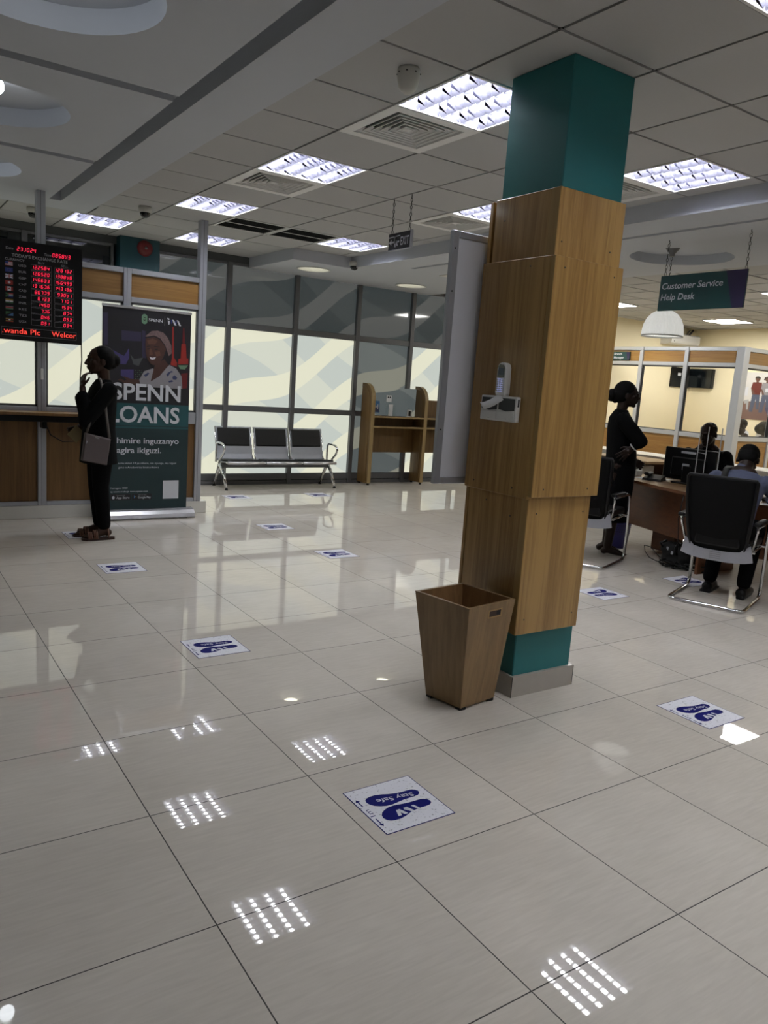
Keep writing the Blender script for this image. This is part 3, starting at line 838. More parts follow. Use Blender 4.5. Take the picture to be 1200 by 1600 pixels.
MB().mat(M['white']).ell((5.6, 3.05, 2.24), (.03, .03, .045), 12).build('bulb', t)
# fire bell on the far pier
t = thing('fire_bell', 'round dark red fire bell on the far teal pier', 'fire bell', (2.06, 7.72, 2.85))
R = Matrix.Translation((2.06, 7.72, 2.85)) @ Matrix.Rotation(PI / 2, 4, 'X')
MB(R).mat(M['redplastic']).lathe([(.0001, .055), (.03, .055), (.06, .05), (.085, .03), (.092, 0)], 28).build('gong', t)
MB(R).mat(M['alud']).lathe([(.0001, .064), (.016, .06), (.018, .054)], 16).build('cap', t)
# ------------------------------------------------------------------ column
def column():
    t = thing('column', 'square teal column clad in oak panels with a grey tile base', 'column', (2.066, 1.04, 0))
    MB().mat(M['teal']).bbox((1.866, .842, .05), (2.266, 1.24, 2.957), .004).build('shaft', t)
    m = MB().mat(M['skirt'])
    m.box((1.851, .824, 0), (2.283, .842, .107)); m.box((1.851, 1.24, 0), (2.283, 1.256, .107)); m.box((1.851, .842, 0), (1.866, 1.24, .107)); m.box((2.266, .842, 0), (2.283, 1.24, .107))
    m.mat(M['black_print']).box((1.850, .823, 0), (1.8525, .8255, .107)); m.box((2.2815, .823, 0), (2.284, .8255, .107))
    m.build('skirting', t)
    def panel(a, b, mat, screws, ax):
        p = MB().mat(M[mat]).bbox(a, b, .002).build('wood_panel', t)
        for (u, z) in screws:
            m = MB().mat(M['black_print'])
            if ax == 'Y': m.cyl((u, a[1] - .0006, z), (u, a[1] + .003, z), .0042, 10)
            else: m.cyl((a[0] - .0006, u, z), (a[0] + .003, u, z), .0042, 10)
            m.build('screw', p)
    def edge(a, b): MB().mat(M['oakedge']).box(a, b).build('edge_strip', t)
    # front (towards -Y)
    panel((1.812, .797, .335), (2.236, .842, 1.013), 'oak', [(1.87, .93), (2.19, .93), (1.86, .41), (2.19, .41)], 'Y')
    panel((1.806, .785, 2.05), (2.236, .842, 2.388), 'oak', [(1.84, 2.16), (2.16, 2.16)], 'Y')
    panel((1.799, .768, 1.013), (2.249, .797, 2.097), 'oak', [(1.87, 1.05), (2.17, 1.05), (1.86, 2.05), (2.19, 2.05)], 'Y')
    # left (towards -X)
    panel((1.820, .842, .335), (1.866, 1.236, 1.013), 'oak', [(1.10, .95), (.92, .90)], 'X')
    panel((1.820, .842, 2.05), (1.866, 1.222, 2.392), 'oak', [(1.15, 2.29)], 'X')
    panel((1.795, .797, 1.000), (1.820, 1.250, 2.097), 'oak', [(1.18, 1.04), (.90, 1.04), (.92, 2.06)], 'X')
    edge((1.7975, .7695, 1.016), (1.7995, .796, 2.094)); edge((1.8105, .7985, .338), (1.8125, .841, 1.0)); edge((1.8045, .7865, 2.10), (1.8065, .841, 2.385))
    # right and back
    panel((2.266, .842, .335), (2.272, 1.24, 2.388), 'oak', [], 'X')
    panel((2.272, .85, 1.013), (2.28, 1.25, 2.097), 'oak', [], 'X')
    panel((1.82, 1.24, .335), (2.266, 1.262, 2.388), 'oak', [], 'Y')
column()

# notice board on the back of the column
t = thing('notice_board', 'tall pale grey board in aluminium frame sticking out behind the column', 'notice board', (1.9, 1.29, 1.62))
MB().mat(M['board']).box((1.64, 1.283, 1.03), (2.20, 1.297, 2.21)).build('panel', t)
m = MB().mat(M['alu'])
for a, b in (((1.615, 1.276, 1.006), (1.655, 1.304, 2.234)), ((2.19, 1.276, 1.006), (2.225, 1.304, 2.234)), ((1.655, 1.276, 1.006), (2.19, 1.304, 1.04)), ((1.655, 1.276, 2.20), (2.19, 1.304, 2.234))): m.bbox(a, b, .004)
m.build('frame', t)
m = MB().mat(M['black_print'])
for z in (1.28, 1.95, 2.15): m.cyl((1.632, 1.274, z), (1.632, 1.278, z), .004, 8)
m.build('screw', t)
m = MB().mat(M['alud']).box((1.9, 1.262, 1.2), (1.95, 1.277, 1.24)); m.box((1.9, 1.262, 2.0), (1.95, 1.277, 2.04)); m.build('bracket', t)

# keypad and switch box on the column's left face
t = thing('keypad_terminal', 'white handset-shaped keypad terminal fixed to the column', 'keypad', (1.795, 1.012, 1.47))
KX = 1.795
sil = [(-.028, 0), (-.033, .012), (-.031, .09), (-.030, .13), (-.022, .15), (-.004, .156), (.012, .154), (.024, .145), (.030, .13), (.031, .09), (.033, .012), (.028, 0)]
m = MB().mat(M['white']); n = len(sil)
F = [(KX - .03, 1.012 - u, 1.468 + z) for u, z in sil]; Bk = [(KX, 1.012 - u * 1.02, 1.468 + z) for u, z in sil]
F2 = [(KX - .034, 1.012 - u * .9, 1.468 + .005 + z * .94) for u, z in sil]
m.loft([F2, F, Bk], True, False); m.build('body', t)
MB().mat(M['screen']).add([(KX - .0355, 1.012 + .025, 1.555), (KX - .0355, 1.012 - .025, 1.553), (KX - .0355, 1.012 - .025, 1.598), (KX - .0355, 1.012 - .018, 1.612), (KX - .0355, 1.012 + .012, 1.615), (KX - .0355, 1.012 + .021, 1.605)], [(0, 1, 2, 3, 4, 5)], False).build('display_frame', t)
MB().mat(pm('lcd', S(74, 88, 100), 0.3, 0.05)).quad((KX - .036, 1.031, 1.565), (KX - .036, .994, 1.564), (KX - .036, .994, 1.598), (KX - .036, 1.031, 1.6)).build('display', t)
keymat = em('key_backlight', (.5, .55, 1.0, 1), .16)
MB().mat(keymat).quad((KX - .0355, 1.033, 1.487), (KX - .0355, .993, 1.485), (KX - .0355, .993, 1.547), (KX - .0355, 1.033, 1.549)).build('key_panel', t)
for r_ in range(6):
    for c_ in range(3):
        y = 1.029 - c_ * .0165; z = 1.541 - r_ * .0098
        MB().mat(M['offwhite']).bbox((KX - .0385, y - .0055, z - .003), (KX - .0354, y + .0055, z + .003), .001).build('key', t)
t = thing('wall_box', 'double white box with two dark windows under the keypad on the column', 'switch box', (1.795, 1.02, 1.35))
MB().mat(M['white']).bbox((1.768, .895, 1.348), (1.795, 1.146, 1.467), .005, 2).build('body', t)
for y0, y1 in ((1.026, 1.138), (.905, 1.016)):
    w_ = MB().mat(M['greywall']).add([(1.7672, y1, 1.458), (1.7672, y0, 1.456), (1.7672, y0, 1.402), (1.7672, .5 * (y0 + y1), 1.396), (1.7672, y1, 1.404)], [(0, 1, 2, 3, 4)], False).build('window', t)
    w_['label'] = 'dark window'
    MB().mat(M['white']).bbox((1.764, y0, 1.354), (1.768, y1, 1.394), .002).build('flap', t)
    MB().mat(M['black_print']).box((1.7635, .5 * (y0 + y1) - .008, 1.360), (1.765, .5 * (y0 + y1) + .008, 1.3615)).build('mark', t)
MB().mat(M['black_print']).box((1.775, .8945, 1.42), (1.785, .896, 1.455)).build('latch', t)
# curled paper slip hanging from the keypad
m = MB().mat(M['paper']); P_ = [(1.768, 1.0, 1.468), (1.757, 1.02, 1.452), (1.75, 1.045, 1.436), (1.742, 1.072, 1.424), (1.737, 1.088, 1.419), (1.733, 1.099, 1.420)]
vs, fs = [], []
for k, p in enumerate(P_):
    wd = .021; vs += [(p[0], p[1] + wd * .75, p[2] + wd * .5), (p[0] - .003, p[1] - wd * .75, p[2] - wd * .9), (p[0] + .0012, p[1] + wd * .75, p[2] + wd * .5), (p[0] - .0018, p[1] - wd * .75, p[2] - wd * .9)]
for k in range(len(P_) - 1):
    a = 4 * k; b = a + 4
    fs += [(a, a + 1, b + 1, b), (a + 2, b + 2, b + 3, a + 3), (a, b, b + 2, a + 2), (a + 1, a + 3, b + 3, b + 1)]
fs += [(0, 2, 3, 1), (20, 21, 23, 22)]
m.add(vs, fs, True); tag(m.build('paper_slip'), 'curled white paper slip hanging over the box on the column', 'paper slip')

# tapered waste bin
def bin_():
    t = thing('waste_bin', 'tapered square wooden waste bin standing beside the column', 'waste bin', (1.62, .93, 0))
    bf, bl, br = Vector((1.521, .812, .012)), Vector((1.474, 1.020, .012)), Vector((1.757, .845, .012)); bb = bl + br - bf
    tf, tl, tr, tb = Vector((1.466, .750, .520)), Vector((1.412, 1.089, .520)), Vector((1.792, .800, .520)), Vector((1.737, 1.130, .520))
    bot, top = [bf, br, bb, bl], [tf, tr, tb, tl]
    cb, ct = sum(bot, Vector()) / 4, sum(top, Vector()) / 4
    def ins(P, c, d): return [p + (c - p).normalized() * d for p in P]
    bi, ti = ins(bot, cb, .022), ins(top, ct, .022)
    for p in bi: p.z += .015
    walls = []
    for i in range(4):
        j = (i + 1) % 4
        m = MB().mat(M['bin'])
        m.add([bot[i], bot[j], top[j], top[i]], [(0, 1, 2, 3)], False)
        m.mat(M['binin']).add([bi[i], bi[j], ti[j], ti[i]], [(0, 1, 2, 3)], False)
        m.mat(M['bin']).add([top[i], top[j], ti[j], ti[i]], [(0, 1, 2, 3)], False)
        m.add([bot[i], bot[j], bi[j], bi[i]], [(0, 1, 2, 3)], False)
        m.add([bot[i], top[i], ti[i], bi[i]], [(0, 1, 2, 3)], False); m.add([bot[j], top[j], ti[j], bi[j]], [(0, 1, 2, 3)], False)
        walls.append(m.build('side_panel', t))
    m = MB().mat(M['binin']); m.add(bi, [(0, 1, 2, 3)], False); m.add(bot, [(0, 1, 2, 3)], False); m.build('bottom', t)
    # hand hole on the right hand face (front-right side)
    m0 = MB()
    n = (br - bf).cross(tf - bf).normalized()
    if n.y > 0: n = -n
    ux = (tr - tf).normalized(); uz = ((tf - bf) + (tr - br)).normalized()
    c = tf * .42 + tr * .58 - uz * .050 + n * .0008
    mm = MB().mat(M['oakedge'])
    def pt(a, b, d=0): return c + ux * a + uz * b + n * d
    mm.add([pt(-.050, -.021), pt(.050, -.021), pt(.050, .021), pt(-.050, .021), pt(-.041, -.014), pt(.041, -.014), pt(.041, .014), pt(-.041, .014)], [(0, 1, 5, 4), (1, 2, 6, 5), (2, 3, 7, 6), (3, 0, 4, 7)], False)
    mm.mat(M['sole']).add([pt(-.041, -.014), pt(.041, -.014), pt(.041, .014), pt(-.041, .014)], [(0, 1, 2, 3)], False)
    mm.mat(M['blackmatt']).add([pt(.010, -.008, .0004), pt(.037, -.008, .0004), pt(.037, .011, .0004), pt(.008, .011, .0004)], [(0, 1, 2, 3)], False)
    mm.build('hand_hole', t)
    for p in bot:
        q = p + (cb - p) * .16; MB().mat(M['blackmatt']).box((q.x - .018, q.y - .018, 0), (q.x + .018, q.y + .018, .013)).build('foot', t)
bin_()

# ------------------------------------------------------------------ floor decals
def sole_poly(flip):
    L = .218; top, bot = [], []
    prof = [(0, .0), (.02, .016), (.07, .028), (.15, .036), (.25, .040), (.36, .038), (.48, .031), (.60, .0255), (.72, .0235), (.83, .024), (.92, .0215), (.975, .013), (1, 0)]
    for t_, w_ in prof:
        x = -.103 + L * t_; c_ = flip * (.052 - .018 * t_ - .008 * math.sin(PI * t_))
        top.append((x, c_ + w_)); bot.append((x, c_ - w_))
    return top[:-1] + bot[::-1][:-1]
def make_decal():
    t = root('floor_decal', (0, 0, 0))
    m = MB().mat(M['navy']).box((-.147, -.147, .0004), (.147, .147, .0010)); m.mat(M['decal']).box((-.1435, -.1435, .0005), (.1435, .1435, .0014)); m.build('sheet', t, True)
    for s_ in (1, -1):
        MB().mat(M['navy']).poly([(x, y + (-.006 if s_ < 0 else 0), .0017) for x, y in sole_poly(s_)]).build('footprint', t, True)
    m = MB().mat(M['ink'])
    m.text('Stay Safe', (.086, .036, .0018), (-1, .12, 0), (-.12, -1, 0), h=.023, w=.150, bold=.004, lift=.0002); m.build('lettering', t, True)
    # slanted bank mark on the other sole (read from the far side)
    m = MB().mat(M['ink'])
    def R_(u, v): return (.052 - u, -.036 - v, .002)
    def st(u0, v0, u1, v1, w_): m.add([R_(u0, v0), R_(u0 + w_, v0), R_(u1 + w_, v1), R_(u1, v1)], [(0, 1, 2, 3)], False)
    st(.0, .026, .010, .0, .012); st(-.002, .040, .002, .030, .013)
    st(.026, .036, .040, .0, .015); st(.058, .036, .072, .0, .015)
    m.add([R_(.041, .0), R_(.055, .0), R_(.058, .010), R_(.049, .022), R_(.043, .020)], [(0, 1, 2, 3, 4)], False)
    m.add([R_(.073, .0), R_(.087, .0), R_(.100, .036), R_(.086, .036)], [(0, 1, 2, 3)], False)
    m.build('bank_logo', t, True)
    m = MB().mat(M['navy'])
    m.text('1m', (-.119, -.034, .0016), (0, 1, 0), (-1, 0, 0), h=.020, w=.046, lift=.0002); m.build('lettering', t, True)
    for s_ in (1, -1):
        m = MB().mat(M['navy'])
        y0, y1 = (.034, .084) if s_ > 0 else (-.050, -.100)
        m.add([(-.1315, y0, .0018), (-.1265, y0, .0018), (-.1265, y1 - .014 * s_, .0018), (-.1315, y1 - .014 * s_, .0018)], [(0, 1, 2, 3)], False)
        m.add([(-.1385, y1 - .016 * s_, .0018), (-.1195, y1 - .016 * s_, .0018), (-.129, y1, .0018)], [(0, 1, 2)], False)
        m.build('arrow', t, True)
    return t
DEC = [((.80, .283), 0, 'nearest blue and white footprint floor sticker, in front of the waste bin'),
       ((.805, 2.065), 0, 'blue footprint floor sticker at left centre, second nearest of the left line'),
       ((.80, 3.91), 0, 'blue footprint floor sticker between the standing woman and the camera'),
       ((.80, 5.15), 0, 'blue footprint floor sticker under the sandals of the standing woman'),
       ((2.625, .292), 0, 'blue footprint floor sticker right of the column near a bright reflection'),
       ((2.61, 3.84), 0, 'blue footprint floor sticker left of the wooden bin top in the middle floor'),
       ((2.615, 5.07), 0, 'blue footprint floor sticker halfway between the bench and the waste bin'),
       ((2.97, 6.87), 0, 'blue footprint floor sticker before the left leg of the bench'),
       ((4.10, 6.88), 0, 'blue footprint floor sticker before the right leg of the bench'),
       ((3.95, 2.05), PI, 'blue footprint floor sticker just right of the column base panel'),
       ((5.05, 2.06), PI, 'blue footprint floor sticker behind the chrome chair leg by the desk')]
proto = None
for (x, y), rz, lab in DEC:
    if proto is None: proto = o = make_decal()
    else: o = copy_tree(proto)
    o.location = (x, y, 0); o.rotation_euler = (0, 0, rz); tag(o, lab, 'floor sticker', 'footprint floor stickers')

# ------------------------------------------------------------------ counter ledge and the things on the partition
t = thing('counter_ledge', 'narrow brown counter ledge along the teller windows at left', 'counter', (-.9, 5.85, .93))
MB().mat(M['counterwood']).bbox((-3.2, 5.72, .985), (1.10, 5.973, 1.012), .004).build('top', t)
MB().mat(M['black']).bbox((-3.2, 5.78, .925), (1.08, 5.97, .985), .006).build('under_rail', t)
for x in (-2.42, -.90, .62): MB().mat(M['black']).bbox((x - .02, 5.84, .86), (x + .02, 5.973, .93), .004).build('bracket', t)
pts = [(.64, 5.93, .90), (.68, 5.90, .80), (.78, 5.88, .74), (.90, 5.88, .745), (.98, 5.9, .80), (1.03, 5.93, .90)]
tag(MB().mat(M['black']).tube(pts, .005, 6).build('loose_cable'), 'black cable looping below the counter ledge', 'cable')
pts = [(.955, 5.93, 1.66), (.962, 5.94, 1.5), (.95, 5.945, 1.35), (.945, 5.93, 1.22), (.95, 5.93, 1.06), (.95, 5.93, 1.02)]
tag(MB().mat(M['black']).tube(pts, .005, 6).build('power_cable'), 'black cable hanging from the exchange rate board', 'cable')

# exchange rate board
def seg7(mb, ch, o, ux, uz, w, h, th):
    SEG = {'0': 'abcdef', '1': 'bc', '2': 'abged', '3': 'abgcd', '4': 'fgbc', '5': 'afgcd', '6': 'afgedc', '7': 'abc', '8': 'abcdefg', '9': 'abcfgd'}
    sl = .12
    def P(x, z): return o + ux * (x + sl * z) + uz * z
    def bar(x0, z0, x1, z1):
        if abs(z1 - z0) < 1e-6: q = [(x0, z0 - th / 2), (x1, z0 - th / 2), (x1, z0 + th / 2), (x0, z0 + th / 2)]
        else: q = [(x0 - th / 2, z0), (x0 + th / 2, z0), (x0 + th / 2, z1), (x0 - th / 2, z1)]
        mb.add([P(*a) for a in q], [(0, 1, 2, 3)], False)
    g = th * .35
    for s_ in SEG[ch]:
        if s_ == 'a': bar(g, h, w - g, h)
        if s_ == 'g': bar(g, h / 2, w - g, h / 2)
        if s_ == 'd': bar(g, 0, w - g, 0)
        if s_ == 'b': bar(w, h / 2 + g, w, h - g)
        if s_ == 'c': bar(w, g, w, h / 2 - g)
        if s_ == 'f': bar(0, h / 2 + g, 0, h - g)
        if s_ == 'e': bar(0, g, 0, h / 2 - g)
def rate_board():
    x0, x1, z0, z1, yf = .235, .950, 1.638, 2.492, 5.88
    t = thing('exchange_rate_board', 'black exchange rate board with red digits hung on the teller partition', 'rate board', (.59, 5.92, 1.638))
    MB().mat(M['black']).bbox((x0, yf, z0), (x1, yf + .085, z1), .004).build('case', t)
    W, H = x1 - x0, z1 - z0
    ux, uz = Vector((1, 0, 0)), Vector((0, 0, 1))
    def P(u, v, d=.0006): return Vector((x0 + u * W, yf - d, z1 - v * H))
    def T(s_, u, v, h, w=None, al='L', bold=.0): MB().mat(M['inkgrey']).text(s_, P(u, v), ux, uz, h=h, w=w, align=al, bold=bold).build('lettering', t)
    T('Date', .115, .10, .022, .06); T('Time', .545, .118, .022, .06)
    T("TODAY'S EXCHANGE RATE", .50, .168, .027, .46, 'C', .008)
    T('CURRENCY', .105, .207, .019, .155); T('BUY', .475, .207, .018, .056); T('SELL', .745, .207, .018, .06)
    def num(s_, u_right, v, h, w, pitch):
        x = u_right; dg = MB().mat(M['red_led'])
        for ch in reversed(s_):
            if ch in '.:': 
                q = P(x + .004 + .0, v) ; dg.add([q + ux * a + uz * b for a, b in ((0, -.002), (.006, -.002), (.006, .004), (0, .004))], [(0, 1, 2, 3)], False); continue
            x -= pitch; seg7(dg, ch, P(x, v), ux, uz, w, h, .0040)
        dg.build('led_number', t)
    num('23.10.24', .462, .102, .030, .0145, .037); num('08.58.43', .865, .118, .030, .0145, .037)
    buy = ['1225.84', '1265.20', '1466.33', '1316.76', '867.79', '61.33', '14.50', '7.76', '0.46', '0.31']
    sell = ['1281.82', '1388.48', '1564.99', '1431.86', '930.41', '71.01', '15.34', '8.74', '0.53', '0.34']
    codes = ['USD', 'EUR', 'GBP', 'CHF', 'CAD', 'ZAR', 'INR', 'KES', 'TZS', 'UGX']
    fr = MB().mat(M['inkgrey'])
    for i in range(10):
        v = .262 + .0622 * i
        T(codes[i], .255, v - .004, .019, .062)
        num(buy[i], .618, v, .026, .0145, .0362); num(sell[i], .884, v, .026, .0145, .0362)
        for (a, b) in ((.395, .632), (.668, .898)):
            va, vb = v + .012, v - .042
            for (ua, ub, va_, vb_) in ((a, b, va, va - .0016), (a, b, vb, vb + .0016), (a, a + .0016, va, vb), (b - .0016, b, va, vb)):
                fr.add([P(ua, va_), P(ub, va_), P(ub, vb_), P(ua, vb_)], [(0, 1, 2, 3)], False)
    va, vb = .872, .955
    for (ua, ub, va_, vb_) in ((.058, .93, va, va + .002), (.058, .93, vb, vb - .002), (.058, .0596, va, vb), (.9284, .93, va, vb)):
        fr.add([P(ua, va_), P(ub, va_), P(ub, vb_), P(ua, vb_)], [(0, 1, 2, 3)], False)
    fr.build('number_frames', t)
    for s_, u_, w_ in (('.wanda Plc', .063, .31), ('Welcor', .632, .21)): MB().mat(M['red_led2']).text(s_, P(u_, .933), ux, uz, h=.044, w=w_, bold=.006).build('led_ticker', t)
    # flags
    fl = [('USD',), ('EUR',), ('GBP',), ('CHF',), ('CAD',), ('ZAR',), ('INR',), ('KES',), ('TZS',), ('UGX',)]
    for i in range(10):
        v0, v1 = .220 + .0622 * i, .262 + .0622 * i; a, b = .105, .190
        m = MB()
        def q(mat, ua, ub, va, vb, d=.0006):
            ua, ub = a + (b - a) * ua, a + (b - a) * ub; va, vb = v0 + (v1 - v0) * va, v0 + (v1 - v0) * vb
            m.mat(M[mat]).add([P(ua, va, d), P(ub, va, d), P(ub, vb, d), P(ua, vb, d)], [(0, 1, 2, 3)], False)
        def pl(mat, pts, d=.0008): m.mat(M[mat]).add([P(a + (b - a) * u, v0 + (v1 - v0) * v, d) for u, v in pts], [tuple(range(len(pts)))], False)
        c = codes[i]
        if c == 'USD':
            for k in range(7): q('red' if k % 2 == 0 else 'ink', 0, 1, k / 7, (k + 1) / 7)
            q('blue', 0, .42, 0, .55, .0009)
        elif c == 'EUR':
            q('blue', 0, 1, 0, 1)
            for k in range(12): 
                x, y = .5 + .2 * math.cos(k * PI / 6), .5 + .33 * math.sin(k * PI / 6); q('yellow', x - .02, x + .02, y - .03, y + .03, .0009)
        elif c == 'GBP':
            q('blue', 0, 1, 0, 1); pl('ink', [(0, 0), (.14, 0), (1, .8), (1, 1), (.86, 1), (0, .2)]); pl('ink', [(1, 0), (1, .2), (.14, 1), (0, 1), (0, .8), (.86, 0)], .0009)
            q('ink', .4, .6, 0, 1, .001); q('ink', 0, 1, .33, .67, .0011); q('red', .44, .56, 0, 1, .0012); q('red', 0, 1, .42, .58, .0013)
        elif c == 'CHF': q('red', 0, 1, 0, 1); q('ink', .44, .56, .2, .8, .0009); q('ink', .32, .68, .4, .6, .001)
        elif c == 'CAD':
            q('red', 0, .27, 0, 1); q('ink', .27, .73, 0, 1); q('red', .73, 1, 0, 1); pl('red', [(.5, .2), (.58, .4), (.64, .36), (.6, .62), (.5, .7), (.4, .62), (.36, .36), (.42, .4)])
        elif c == 'ZAR':
            q('red', .3, 1, 0, .33); q('blue', .3, 1, .67, 1); q('ink', 0, 1, .33, .67); pl('green', [(0, 0), (.15, 0), (.5, .42), (1, .42), (1, .58), (.5, .58), (.15, 1), (0, 1)]); pl('black_print', [(0, .25), (.25, .5), (0, .75)], .001)
        elif c == 'INR': q('yellow', 0, 1, 0, .33); q('ink', 0, 1, .33, .67); q('green', 0, 1, .67, 1); q('blue', .46, .54, .42, .58, .0009)
        elif c == 'KES': q('black_print', 0, 1, 0, .3); q('red', 0, 1, .33, .67); q('green', 0, 1, .72, 1); q('ink', 0, 1, .29, .34, .0009); q('ink', 0, 1, .67, .72, .0009)
        elif c == 'TZS': pl('green', [(0, 0), (.8, 0), (0, .75)], .0006); pl('skyblue', [(1, .25), (1, 1), (.2, 1)], .0006); pl('black_print', [(.85, 0), (1, 0), (1, .15), (.15, 1), (0, 1), (0, .85)], .0009)
        else:
            for k in range(6): q(('black_print', 'yellow', 'red')[k % 3], 0, 1, k / 6, (k + 1) / 6)
            pl('ink', circle_pts(.5, .5, .14, 10), .001)
        m.build('flag', t)
rate_board()

# roll-up banner
def banner():
    t = thing('rollup_banner', 'roll-up banner with a smiling woman and large white words on teal', 'banner', (1.56, 5.80, 0))
    X0, X1, Yb = 1.110, 1.958, 5.80
    m = MB().mat(M['alubright'])
    prof = [(5.70, .0), (5.69, .012), (5.70, .045), (5.735, .075), (5.775, .086), (5.83, .086), (5.86, .07), (5.87, .03), (5.87, 0)]
    m.loft([[(x, y, z + .006) for y, z in prof] for x in (1.085, 2.015)], True, False)
    b_ = m.build('base', t)
    for x in (1.084, 2.016): MB().mat(M['black']).add([(x, 5.695, .004), (x, 5.69, .012), (x, 5.70, .05), (x, 5.735, .082), (x, 5.83, .094), (x, 5.865, .07), (x, 5.87, .004)], [(0, 1, 2, 3, 4, 5, 6)], False).build('end_cap', b_)
    for x in (1.2, 1.9): MB().mat(M['black']).box((x - .04, 5.71, 0), (x + .04, 5.86, .007)).build('foot', b_)
    MB().mat(M['alu']).cyl((1.53, 5.83, .08), (1.53, 5.815, 2.03), .012, 10).build('pole', t)
    MB().mat(M['alubright']).bbox((X0 - .004, 5.788, 2.012), (X1 + .004, 5.812, 2.036), .004).build('top_rail', t)
    m = MB()
    m.mat(M['banner_dark']).box((X0, Yb, 1.127), (X1, Yb + .001, 2.014))
    m.mat(M['banner_deep']).box((X0, Yb, .085), (X1, Yb + .001, .888))
    m.mat(M['banner_teal']).box((X0, Yb, .888), (X1, Yb + .001, 1.127))
    m.build('cloth', t)
    m = MB(); lay = [0]
    def pl(mat, pts, lift=None):
        lay[0] += .00012; m.mat(M[mat]).add([(x, Yb - .0003 - lay[0], z) for x, z in pts], [tuple(range(len(pts)))], False)
    pl('banner_deep', [(X0, .905), (X1, .905), (X1, .915), (X0, .915)])
    pl('purple', [(1.118, 1.951), (1.161, 1.956), (1.164, 1.661), (1.125, 1.658)])
    pl('purple', [(1.287, 1.805), (1.471, 1.806), (1.472, 1.719), (1.288, 1.711)]); pl('purple', [(1.478, 1.823), (1.511, 1.818), (1.524, 1.562), (1.483, 1.567)])
    pl('black_print', [(1.17, 1.93), (1.28, 1.93), (1.28, 1.68), (1.17, 1.67)])
    pl('purple2', [(1.211, 1.618), (1.266, 1.59), (1.314, 1.57), (1.357, 1.645), (1.362, 1.558), (1.331, 1.492), (1.267, 1.491)])
    pl('greywall', [(1.369, 1.591), (1.41, 1.546), (1.491, 1.568), (1.452, 1.484), (1.403, 1.497)])
    pl('purple2', [(1.284, 1.441), (1.404, 1.449), (1.405, 1.36), (1.285, 1.369)])
    for k in range(24): 
        x, z = 1.42 + (k % 5) * .018, 1.36 + (k // 5) * .02; pl('greywall' if k % 2 else 'mint', [(x, z), (x + .006, z), (x + .006, z + .006), (x, z + .006)])
    pl('red', [(1.769, 1.883), (1.784, 1.885), (1.793, 1.59), (1.826, 1.543), (1.823, 1.502), (1.759, 1.518), (1.774, 1.589)])
    pl('redplastic', [(1.875, 1.883), (1.89, 1.883), (1.90, 1.728), (1.875, 1.728)])
    pl('red', [(1.865, 1.728), (1.908, 1.732), (1.92, 1.592), (1.938, 1.593), (1.939, 1.535), (1.835, 1.527), (1.838, 1.582), (1.86, 1.587)])
    pl('mint', [(1.836, 1.519), (1.938, 1.526), (1.906, 1.482), (1.858, 1.483)])
    pl('redplastic', [(1.87, 1.44), (1.935, 1.45), (1.93, 1.30), (1.88, 1.29)])
    pl('skinprint', [(1.458, 1.355), (1.373, 1.362), (1.316, 1.379), (1.253, 1.343), (1.317, 1.315), (1.459, 1.306)])
    pl('black_print', [(1.24, 1.41), (1.285, 1.385), (1.34, 1.35), (1.32, 1.338), (1.25, 1.37)])
    pl('shirtprint', [(1.458, 1.355), (1.502, 1.439), (1.592, 1.474), (1.60, 1.42), (1.569, 1.354), (1.60, 1.29), (1.475, 1.29)])
    pl('shirtprint', [(1.569, 1.354), (1.635, 1.399), (1.75, 1.517), (1.819, 1.485), (1.873, 1.413), (1.884, 1.29), (1.56, 1.29)])
    pl('skinprint', [(1.607, 1.511), (1.698, 1.567), (1.742, 1.513), (1.652, 1.4), (1.569, 1.345), (1.585, 1.42)])
    for a in ([(1.72, 1.42), (1.735, 1.44), (1.77, 1.46), (1.79, 1.45), (1.76, 1.44), (1.735, 1.40)], [(1.78, 1.40), (1.80, 1.42), (1.83, 1.40), (1.82, 1.375), (1.79, 1.375)], [(1.50, 1.40), (1.54, 1.43), (1.555, 1.42), (1.52, 1.385)], [(1.74, 1.36), (1.78, 1.37), (1.79, 1.355), (1.75, 1.345)]): pl('printblue', a)
    pl('scarf', [(1.508, 1.77), (1.528, 1.788), (1.568, 1.824), (1.626, 1.833), (1.684, 1.818), (1.727, 1.773), (1.763, 1.703), (1.769, 1.63), (1.74, 1.60), (1.731, 1.627), (1.70, 1.706), (1.644, 1.758), (1.594, 1.778), (1.52, 1.765)])
    pl('skinprint', [(1.512, 1.745), (1.53, 1.757), (1.594, 1.776), (1.648, 1.754), (1.695, 1.697), (1.712, 1.66), (1.701, 1.624), (1.685, 1.58), (1.655, 1.53), (1.616, 1.504), (1.585, 1.504), (1.566, 1.512), (1.532, 1.555), (1.515, 1.618), (1.511, 1.698)])
    pl('skinprint2', [(1.525, 1.73), (1.58, 1.755), (1.63, 1.735), (1.60, 1.70), (1.54, 1.70)]); pl('skinprint2', [(1.552, 1.655), (1.565, 1.66), (1.585, 1.61), (1.575, 1.595), (1.55, 1.60)]); pl('skinprint2', [(1.60, 1.63), (1.65, 1.64), (1.66, 1.60), (1.62, 1.585)])
    for a in ([(1.528, 1.655), (1.552, 1.66), (1.55, 1.650), (1.53, 1.647)], [(1.60, 1.66), (1.632, 1.662), (1.628, 1.650), (1.602, 1.650)], [(1.523, 1.678), (1.555, 1.683), (1.553, 1.677), (1.525, 1.672)], [(1.595, 1.684), (1.64, 1.682), (1.638, 1.676), (1.597, 1.678)]): pl('black_print', a)
    pl('ink', [(1.552, 1.578), (1.58, 1.573), (1.614, 1.582), (1.606, 1.562), (1.585, 1.553), (1.565, 1.556)])
